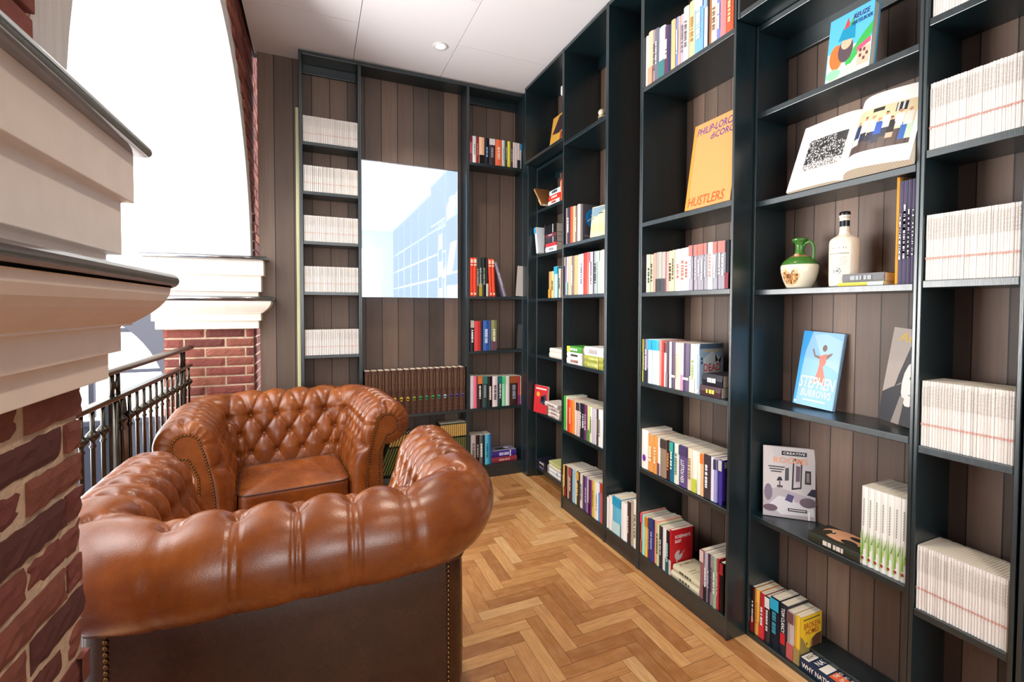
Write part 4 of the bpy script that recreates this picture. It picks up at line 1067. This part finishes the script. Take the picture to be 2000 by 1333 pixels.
    book('grey book leaning against the orange-red pair', Matrix.Translation((1.362, 3.312, 1.3925)) @ Matrix.Rotation(R(-17.5), 4, 'Y'), .022, .272, .115, '8a8496', 'd:c8c4d0')
    book('black and white patterned magazine leaning at the right of its shelf', Matrix.Translation((1.450, 3.3175, 1.3955)) @ Matrix.Rotation(R(4), 4, 'Y') @ Matrix.Rotation(R(70), 4, 'Z') @ Matrix.Rotation(R(180), 4, 'Z'), .008, .235, .09, '9c948e', decor=lambda mb, w, h, d: [mb.place((-w/2-.0004, 0, 0), (0, d, 0), (0, 0, h), ell(brnd.random()*.8+.1, brnd.random()*.8+.1, .08, .05, 7), '2a2a2e') for _ in range(26)])
    book('dark magazine at the right end of the shelf below the patterned one', Matrix.Translation((1.458, 3.318, .983)) @ Matrix.Rotation(R(3), 4, 'Y') @ Matrix.Rotation(R(-110), 4, 'Z'), .008, .19, .09, '1d1b1e', 'd:a09890')
    book('blue and white book leaning at the right end of the top shelf', Matrix.Translation((1.4865, 3.314, 2.3838)) @ Matrix.Rotation(R(1.2), 4, 'Y'), .018, .19, .115, 'c8dce0', 'T:2a96c8')
    lie('red-brown book lying under the violet book, bottom shelf right of screen', 1.2575, 3.315, .1, .041, .208, .12, '8a3440', 'd:d8a898', wall='B')
    lie('violet book with silver cover, lying on the red-brown book', 1.262, 3.318, .142, .046, .2, .12, '3f2a86', 'd:c8c4ea M:e8e8f0', wall='B', decor=lambda mb, w, h, d: CoverArt(mb, w, h, d).p(rect(0, 0, 1, 1), '8a86a0').p(ell(.5, .5, .2, .3), '2a2a34').p(ell(.6, .3, .15, .12), 'e8e8f0'))
    # brown leather volumes under the mirror and the green ones below
    em = ['c9a53c', 'c9a53c', 'c9a53c', 'c9a53c', 'd8b040', 'd8b040', 'd8b040', '8a9a3c', '4a9a50', '3f9a6e', '4a9a50', '3a9a7e', '9cc0d8', '5a508c', '5a508c', '5a508c']
    for i in range(16):
        w = .0452; x = .318+w*.505*2*i*.99+w/2
        def dec(mb, w, h, d, c=em[i]):
            for k, z in enumerate((.1, .2, .29, .52, .7, .93)): mb.box(-w*.44, w*.44, -.0032, -.0012, h*z, h*z+.004, '5d4334')
            for s in (-1, 1): mb.poly([(s*w*.3-.0008, -.0031, h*.56), (s*w*.3+.0008, -.0031, h*.56), (s*w*.3+.0008, -.0031, h*.92), (s*w*.3-.0008, -.0031, h*.92)], 'a58a5c')
            mb.place((0, -.0032, 0), (1, 0, 0), (0, 0, 1), ell(0, h*.36, w*.26, .012, 10), c); mb.place((0, -.0032, 0), (1, 0, 0), (0, 0, 1), ell(0, h*.33, w*.2, .009, 10), c)
        book('brown bound volume with coloured emblem, %s of sixteen from left under screen' % ORD[i], Matrix.Translation((x, 3.308+brnd.uniform(0, .003), .5413)), w*.95, .318, .13, '54382c', '', 'sixteen brown volumes under the screen', hard=True, decor=dec)
    def green(mb, w, h, d):
        mb.poly([(-w*.4, -.0028, h*.72), (w*.4, -.0028, h*.72), (w*.4, -.0028, h*.98), (-w*.4, -.0028, h*.98)], 'c9a05a')
        for s in (-.3, .1): mb.poly([(w*s, -.0028, h*.06), (w*(s+.2), -.0028, h*.06), (w*(s+.2), -.0028, h*.68), (w*s, -.0028, h*.68)], '8a8a4c')
    for i in range(13):
        book('dark green volume with tan label, %s of upright dozen below brown volumes' % ORD[i], Matrix.Translation((.857+i*.0152, 3.312, .1003)), .0146, .342, .12, '1f2a1c', '', 'upright green volumes below the brown ones', decor=green)
    for i in range(17):
        book('dark green volume with tan label, %s of leaning row below brown volumes' % ORD[i], Matrix.Translation((.40+i*.0185, 3.312, .1035)) @ Matrix.Rotation(R(22), 4, 'Y'), .0146, .322, .12, '1f2a1c', '', 'leaning green volumes below the brown ones', decor=green)
    # shelf books seen in the mirror behind the viewpoint
specials()
def jug():
    t = thing('liqueur_jug', 'green and cream glazed jug with gold rim and brown picture, left of the bottle', 'jug', Matrix.Translation((1.645, 1.155, 1.3745)) @ Matrix.Rotation(R(-20), 4, 'Z'))
    prof = [(.030, 0), (.040, .003), (.052, .03), (.0595, .06), (.061, .08), (.0575, .093), (.05, .103), (.036, .115), (.024, .122), (.017, .13), (.0145, .142), (.0145, .158), (.018, .168), (.026, .176), (.027, .181), (.023, .184), (.012, .182)]
    r = random.Random(3); P = []
    for (a, b), (c, d) in zip(prof[:-1], prof[1:]):
        for k in range(4): P.append((a+(c-a)*k/4, b+(d-b)*k/4))
    P.append(prof[-1])
    def fn(a, z, rr):
        if z > .122 or .088 < z <= .114: return '3f6f2c'
        if .114 < z <= .122: return '9c6a4a'
        da = (a-200+180) % 360-180
        if (da/34)**2+((z-.043)/.034)**2 < 1: return r.choice(['8a5a34', 'a3703f', '6d4426', 'b98a58', 'd2ae7e']) if (da/34)**2+((z-.040)/.03)**2 < .8 else 'd8bd92'
        return 'e5dac2'
    MB().lathe(P, 64, fn=fn).build('body', M['ceramic'], t, smooth=True)
    hp = [Vector((.012+.0, 0, .150)), Vector((.026, 0, .166)), Vector((.042, 0, .168)), Vector((.053, 0, .156)), Vector((.056, 0, .135)), Vector((.055, 0, .112)), Vector((.052, 0, .096))]
    D = Vector((math.cos(R(-75)), math.sin(R(-75)), 0))
    MB().tube([D*p.x+Vector((0, 0, p.z)) for p in hp], .0048, 10, '3f6f2c').build('handle', M['ceramic'], t, smooth=True)
    MB().sphere(tuple(Vector((math.cos(R(215)), math.sin(R(215)), 0))*.026+Vector((0, 0, .121))), .009, 10, 8, 'c89a7a', (1, 1, .8)).build('seal', M['ceramic'], t, smooth=True)
jug()
def bottle():
    t = thing('stoneware_bottle', 'cream stoneware bottle with black stopper and small black print', 'bottle', Matrix.Translation((1.645, 1.0, 1.3745)))
    prof = [(.036, 0), (.041, .003), (.042, .02), (.0425, .06), (.043, .1), (.043, .145), (.0415, .156), (.037, .163), (.028, .169), (.018, .175), (.0148, .185), (.0142, .2), (.0142, .222), (.015, .224), (.015, .232), (.010, .233)]
    P = []
    for (a, b), (c, d) in zip(prof[:-1], prof[1:]):
        m = max(2, int(abs(d-b)/.002))
        for k in range(m): P.append((a+(c-a)*k/m, b+(d-b)*k/m))
    P.append(prof[-1]); r = random.Random(8)
    def fn(a, z, rr):
        da = (a-185+180) % 360-180
        if .202 < z < .221: return '10202a'
        if abs(da) < 42 and .108 < z < .113: return '4a4640' if int(a/2) % 3 else 'e8dccb'
        if abs(da) < 42 and .126 < z < .13: return '6a665e' if int(a/2) % 4 == 0 else 'e8dccb'
        if abs(da) < 38 and .072 < z < .1 and int(z*1000) % 6 < 2: return 'b9b0a2' if r.random() < .7 else 'e8dccb'
        q = (da/14)**2+((z-.052)/.011)**2
        if q < .25 or .75 < q < 1.1: return '3a3a3c'
        return 'e8dccb'
    MB().lathe(P, 120, fn=fn).build('body', M['ceramic'], t, smooth=True)
    MB().lathe([(.012, .233), (.0165, .2335), (.0165, .24), (.0158, .2405)], 32, col='e6e2dc').build('neck_ring', M['ceramic'], t, smooth=True)
    MB().lathe([(.0152, .2406), (.016, .242), (.0155, .251), (.013, .2525)], 32, col='1b1a1c').build('stopper', M['ceramic'], t, smooth=True)
bottle()
def figurine():
    t = thing('figurine', 'small dark and cream figurine half hidden by the post on the upper shelf', 'figurine', (1.60, 2.375, 2.3565))
    MB().lathe([(.025, 0), (.03, .004), (.028, .03), (.02, .045), (.024, .06), (.026, .085), (.018, .1)], 20, fn=lambda a, z, r: '23304a' if z < .045 else ('d8c4a0' if int(z*120) % 2 else '3a2c24')).build('body', M['ceramic'], t, smooth=True)
    MB().sphere((0, 0, .118), .022, 14, 10, 'd9c9ae').build('head', M['ceramic'], t, smooth=True)
figurine()
def fixture():
    t = thing('emergency_light', 'small white light box under the ceiling inside the corner overhead shelf', 'light fitting', (1.66, 2.83, 2.80))
    MB().box(-.05, .05, -.075, .075, 0, .06).build('housing', M['chrome'], t, bevel=.006)
    MB().box(-.045, .045, -.07, .07, -.006, .0005).build('diffuser', M['white'], t, bevel=.002)
fixture()
def screen():  # builds the mirror
    m = NT('glowing_mirror_glass'); m.set(Base_Color=(.75, .85, .97, 1), Roughness=.02, Specular_IOR_Level=1.0, Metallic=.85, Emission_Color=(.5, .68, .95, 1), Emission_Strength=.7)  # mirror; pale blue glow added for the bright haze in its reflection
    t = thing('hazy_mirror', 'large pale glossy screen hanging on the plank wall above the brown volumes', 'screen', (.6565, 3.392, 1.85))  # a mirror, filed under screen
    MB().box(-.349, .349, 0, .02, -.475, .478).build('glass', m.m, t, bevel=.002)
    MB().box(-.3, .3, .02, .064, -.4, .4).build('mount', M['darksteel'], t)
    MB().box(-.349, .349, -.001, .021, .474, .4795).build('frame_edge', M['zinc'], t)
screen()
# ---------------------------------------------------------------- ceiling spots (lamps of the room)
def downlight(x, y, label):
    t = thing('downlight', label, 'ceiling light', (x, y, CEIL-.001), 'recessed ceiling spots')
    MB().lathe([(.030, -.001), (.044, -.004), (.047, -.001), (.047, .0008)], 32).build('ring', M['chrome'], t, smooth=True)
    MB().lathe([(.0, -.0015), (.030, -.0016), (.030, -.0008)], 24).build('lens', M['bulb'], t)
    l = bpy.data.lights.new('spot', 'SPOT'); l.energy = 46; l.spot_size = R(105); l.spot_blend = .8; l.color = (1, .86, .7); l.shadow_soft_size = .04
    o = bpy.data.objects.new('spot_light', l); COL.objects.link(o); o.location = (x, y, CEIL-.02)
for x, y, lb in ((.754, 2.927, 'lit round ceiling spot near the screen bookcase'), (.70, 1.25, 'lit ceiling spot overhead, outside the frame'), (.70, -.45, 'lit ceiling spot behind the viewpoint, nearer one'), (.70, -2.15, 'lit ceiling spot behind the viewpoint, farther one')):
    downlight(x, y, lb)
# ---------------------------------------------------------------- chesterfield armchairs
def chesterfield(Mx, label, a):
    L, rc, re_ = .45, .03, .13
    oc, r, zc, ob = .19, .115, .695, .165
    t = thing('chesterfield_armchair', label, 'armchair', Mx)
    A1 = L-rc; arc = PI/2*re_; B = 2*(a-rc); tot = 2*A1+2*arc+B
    def path(s):
        if s < A1: return (a, L-s), (1, 0)
        s -= A1
        if s < arc:
            q = s/re_; return (a-rc+rc*math.cos(q), rc-rc*math.sin(q)), (math.cos(q), -math.sin(q))
        s -= arc
        if s < B: return (a-rc-s, 0), (0, -1)
        s -= B
        if s < arc:
            q = s/re_; return (-(a-rc)-rc*math.sin(q), rc-rc*math.cos(q)), (-math.sin(q), -math.cos(q))
        s -= arc; return (-a, rc+s), (-1, 0)
    # profile (offset, height)
    pr = []
    for k in range(16):
        u = k/16; pr.append((.075*u**1.5, .40+.295*u))
    a0, a1 = 180, -100
    for k in range(57):
        q = R(a0+(a1-a0)*k/56); pr.append((oc+r*math.cos(q), zc+r*math.sin(q)))
    # densify evenly
    P = np.array(pr); d = np.r_[0, np.cumsum(np.hypot(*np.diff(P, axis=0).T))]; NTt = 150
    tt = np.linspace(0, d[-1], NTt); PO = np.interp(tt, d, P[:, 0]); PZ = np.interp(tt, d, P[:, 1])
    tg = np.gradient(np.c_[PO, PZ], axis=0); tg /= np.linalg.norm(tg, axis=1)[:, None]
    no, nz = -tg[:, 1], tg[:, 0]           # outward from the stuffing
    ds, dsa = .130, .088; TR = [.095, .2, .3, .487]; sb = B/2+arc
    def umap(s):
        x = s-tot/2; m = abs(x)
        return math.copysign(m/ds if m < sb else sb/ds+(m-sb)/dsa, x), (ds if m < sb else dsa)
    def sinv(u):
        m = abs(u); return tot/2+math.copysign(m*ds if m < sb/ds else sb+(m-sb/ds)*dsa, u)
    def vmap(tv):
        k = 0 if tv < TR[1] else (1 if tv < TR[2] else 2); return k+(tv-TR[k])/(TR[k+1]-TR[k])
    def disp(s, tv):
        u, dsl = umap(s); v = vmap(tv)
        if B/2 < abs(s-tot/2) < sb: dsl *= (rc+float(np.interp(tv, tt, PO)))/re_
        if v <= 3.0:
            p, q = u+v/2+.5, u-v/2+.5
            hp, hq = abs(math.sin(PI*p)), abs(math.sin(PI*q))
            pil = (hp*hq)**.42
            k = min(3, max(0, round(v))); uu = u-.5*((k+1) % 2); du = (uu-round(uu))*dsl; dv = tv-TR[k]
            pit = math.exp(-(du*du+dv*dv)/.019**2)
            f = min(1, max(.15, (v+.7)/.8)) if v < .1 else 1
            return (.021*pil-.013-.018*pit)*f
        du = (u-round(u))*dsl; w = (tv-TR[3])/.12
        hp = abs(math.sin(PI*u))**.84
        fade = math.exp(-w*2.6); tail = max(0, 1-max(0, (tv-d[-1]*.90)/(d[-1]*.1)))
        pit = math.exp(-(du*du+(tv-TR[3])**2)/.019**2)
        st = -.0036*math.exp(-((abs(du)-.0085)/.0032)**2)+.0014*math.exp(-(du/.006)**2)
        return (.021*hp-.013)*fade+(.0035*hp-.0018)*(1-fade)*tail-.018*pit+st*min(1, w*2.5)*tail
    NS = 330; ss = np.linspace(0, tot, NS)
    # pull the inner corner pleats together so folds do not cross
    grid = np.zeros((NS, NTt, 3))
    for i, s in enumerate(ss):
        (px, py), (nx, ny) = path(s)
        for j in range(NTt):
            dd = disp(s, tt[j]); o = PO[j]+no[j]*dd; z = PZ[j]+nz[j]*dd
            grid[i, j] = (px+nx*o, py+ny*o, z)
    def strip(i0, i1, name):
        mb = MB(); mb.v = [tuple(x) for x in grid[i0:i1+1].reshape(-1, 3)]
        for i in range(i1-i0):
            for j in range(NTt-1):
                k = i*NTt+j; mb.f.append([k, k+1, k+NTt+1, k+NTt])
        mb.c = ['ffffff']*len(mb.f)
        return mb
    c1 = sinv(-4); c2 = sinv(4)
    i1 = int(np.argmin(abs(ss-c1))); i2 = int(np.argmin(abs(ss-c2)))
    # ---- arm fronts: rolled rim and scroll panel
    pang = 18
    def panel_pt(j):
        if j < 0: return None
        o, z = PO[j], PZ[j]
        if tt[j] < d[15]: u = (z-.40)/.295; return (.076+(.126-.076)*u**1.8, z)
        ang = math.atan2(z-zc, o-oc); return (.178+.052*math.cos(ang), zc+.052*math.sin(ang))
    def arm_front(sg, i_end):
        mb = MB()
        lower_in = [(0, z) for z in np.linspace(.07, .39, 8)]
        lower_out = [(ob, z) for z in np.linspace(.555, .07, 10)]
        e = L if True else 0
        ring0 = [(o, z) for o, z in lower_in]
        prof = [(abs(grid[i_end, j, 0])-a, grid[i_end, j, 2]) for j in range(NTt)]
        base = lower_in+prof+lower_out
        target = [(.076, z) for o, z in lower_in]+[panel_pt(j) for j in range(NTt)]+[(.134, min(z, .63)) for o, z in lower_out]
        K = 9; n = len(base)
        for k in range(K+1):
            th = PI/2*k/K; f = 1-math.cos(th); y = L+.055*math.sin(th)
            for m in range(n):
                (o, z), (o2, z2) = base[m], target[m]
                rip = 0
                if len(lower_in) <= m < n-len(lower_out):
                    jj = m-len(lower_in)
                    if tt[jj] > d[15]: rip = .0045*math.sin(math.pi*f)*abs(math.sin(tt[jj]*75))**.5
                mb.v.append((sg*(a+o+(o2-o)*f), y-rip-(.008*f**6), z+(z2-z)*f))
        for k in range(K):
            for m in range(n-1):
                q = k*n+m; fc = [q, q+1, q+n+1, q+n]; mb.f.append(fc if sg < 0 else fc[::-1])
        mb.c = ['ffffff']*len(mb.f)
        pan = [(sg*(a+o), L+.0465, z) for o, z in target[::1]]
        # drop duplicates
        out = [pan[0]]
        for p in pan[1:]:
            if (Vector(p)-Vector(out[-1])).length > .004: out.append(p)
        return mb, out
    parts = {}
    for sg, i_end, (k0, k1) in ((1, 0, (0, i1)), (-1, NS-1, (i2, NS-1))):
        st = strip(k0, k1, 'arm'); fr, pan = arm_front(sg, i_end)
        st.faces(fr.v, fr.f)
        # inner and outer lower cheeks
        arm = st.build('arm', M['leather'], t, smooth=True)
        pb = MB(); c = len(pan)
        pb.poly(pan if sg < 0 else pan[::-1]); pan_o = pb.build('scroll_panel', M['leather'], arm)
        m = pan_o.modifiers.new('thick', 'SOLIDIFY'); m.thickness = .006; m.offset = 0
        nl = MB(); acc = 0; last = Vector(pan[0])
        for p, q in zip(pan[:-1], pan[1:]):
            P0, P1 = Vector(p), Vector(q); ln = (P1-P0).length; u = 0
            while acc+ln-u >= .0135:
                u += .0135-acc; acc = 0
                x = P0+(P1-P0)*(u/ln); nl.sphere((x.x, x.y+.004, x.z), .0052, 7, 5, 'ffffff', (1, .6, 1))
            acc += ln-u
        nl.build('nail_trim', M['nail'], arm, smooth=True)
    back = strip(i1, i2, 'backrest').build('backrest', M['leather'], t, smooth=True)
    # ---- outside panel, front rail, deck
    op = MB(); q = []; hx, rr = a+ob, .045        # squarer plan than the roll above it
    def outer(k, e):
        f = k/89; l1, l2, l3 = L+ob-rr, PI/2*rr, 2*(hx-rr); x = f*(2*l1+2*l2+l3)
        if x < l1: return hx+e, L-x
        x -= l1
        if x < l2: return hx-rr+(rr+e)*math.cos(x/rr), -ob+rr-(rr+e)*math.sin(x/rr)
        x -= l2
        if x < l3: return hx-rr-x, -ob-e
        x -= l3
        if x < l2: return -hx+rr-(rr+e)*math.sin(x/rr), -ob+rr-(rr+e)*math.cos(x/rr)
        return -hx-e, -ob+rr+x-l2
    zs = [.075, .09, .3, .5, .575, .60]; off = [-.004, 0, .003, .002, 0, -.01]
    for z, of in zip(zs, off):
        for k in range(90): op.v.append((*outer(k, of), z))
    for k in range(len(zs)-1):
        for i in range(89): op.f.append([k*90+i, k*90+i+1, (k+1)*90+i+1, (k+1)*90+i])
    op.f = [f[::-1] for f in op.f]; op.c = ['ffffff']*len(op.f)
    op.build('outside_panel', M['leather_shaded'], t, smooth=True)
    for sx in (-1, 1):
        nl = MB(); z = .565
        while z > .08:
            nl.sphere((sx*(a+.113), -ob-.003, z), .0062, 8, 5, 'ffffff', (1, .6, 1)); z -= .0142
        nl.build('nail_trim', M['nail'], t, smooth=True)
    # welt between roll and outside panel
    w = [(*outer(k, .003), .57) for k in range(90)]
    MB().tube(w, .006, 8).build('piping', M['piping'], t, smooth=True)
    rail = MB().box(-a-.002, a+.002, L-.06, L+.012, .075, .30)
    rail.build('front_rail', M['leather'], t, bevel=.014)
    MB().box(-a-.05, a+.05, -.15, L-.06, .09, .30).build('seat_base', M['piping'], t)
    # inner cheeks under the tufting down to the deck
    MB().box(-a-.012, -a+.004, 0, L, .28, .42).box(a-.004, a+.012, 0, L, .28, .42).box(-a, a, -.012, .004, .28, .42).build('inner_lining', M['leather'], t)
    # ---- cushion
    cu = MB(); nx_, ny_, nz_ = 30, 28, 9
    hw, y0, y1 = a-.008, .012, L+.028
    def cp(u, v, w_):
        e = 5.0
        x = math.copysign(abs(u)**1, u)*hw; y = (y0+y1)/2+v*(y1-y0)/2
        return x, y
    top = []; rings = []
    n = 96
    def outline(ins):
        o = []
        for k in range(n):
            q = 2*PI*k/n; c, s_ = math.cos(q), math.sin(q); ex = .16
            o.append((math.copysign(abs(c)**ex, c)*(hw-ins), (y0+y1)/2+math.copysign(abs(s_)**ex, s_)*((y1-y0)/2-ins)))
        return o
    for ins, z in ((.03, .303), (.008, .306), (0, .316), (-.003, .36), (-.002, .41), (.0, .428), (.008, .436)):
        for x, y in outline(ins): cu.v.append((x, y, z))
    K = 7
    for k in range(K-1):
        for i in range(n):
            j = (i+1) % n; cu.f.append([k*n+i, k*n+j, (k+1)*n+j, (k+1)*n+i])
    for f in (.85, .65, .45, .25, .1):
        b = len(cu.v); crown = .436+.03*(1-f**2.2)
        for x, y in outline(.008):
            yy = (y0+y1)/2+(y-(y0+y1)/2)*f; wob = .0025*math.sin(x*f*31)*math.sin(yy*27)
            cu.v.append((x*f, yy, crown+wob))
        for i in range(n):
            j = (i+1) % n; cu.f.append([b-n+i, b-n+j, b+j, b+i])
    cu.f.append(list(range(len(cu.v)-n, len(cu.v)))); cu.f.append(list(range(n))[::-1]); cu.c = ['ffffff']*len(cu.f)
    cush = cu.build('seat_cushion', M['leather'], t, smooth=True)
    MB().tube([(x, y, .433) for x, y in outline(.001)], .0042, 8, closed=True).build('piping', M['piping'], cush, smooth=True)
    MB().tube([(x, y, .312) for x, y in outline(.001)], .0042, 8, closed=True).build('piping', M['piping'], cush, smooth=True)
    # ---- buttons
    bm = MB().sphere((0, 0, 0), .0095, 12, 8, 'ffffff', (1, 1, .55)).mesh('button'); bm.materials.append(M['leather']); bm.polygons.foreach_set('use_smooth', [True]*len(bm.polygons))
    for k in range(4):
        tv = TR[k]; j = int(np.argmin(abs(tt-tv)))
        for i in range(-9, 10):
            s = sinv(i+.5*((k+1) % 2))
            if .03 < s < tot-.03:
                (px, py), (nx, ny) = path(s); dd = disp(s, tv)+.004
                o = bpy.data.objects.new('button', bm); COL.objects.link(o); o.parent = t
                N = Vector((nx*no[j], ny*no[j], nz[j]))
                o.matrix_local = Matrix.Translation(Vector((px+nx*PO[j], py+ny*PO[j], PZ[j]))+N*dd) @ N.to_track_quat('Z', 'Y').to_matrix().to_4x4()
    for x in (-.36, .36):
        for y in (-.12, L-.02):
            MB().lathe([(.018, 0), (.026, .01), (.032, .04), (.034, .076)], 20, (x, y)).build('foot', M['dark_wood'], t, smooth=True)
    return t
chesterfield(Matrix.Translation((-.04, 1.455, 0)), 'tan leather chesterfield armchair in the foreground, seen from behind', .28)
chesterfield(Matrix.Translation((-.128, 2.905, 0)) @ Matrix.Rotation(R(185.5), 4, 'Z'), 'tan leather chesterfield armchair facing the viewer, in front of the bookcases', .252)
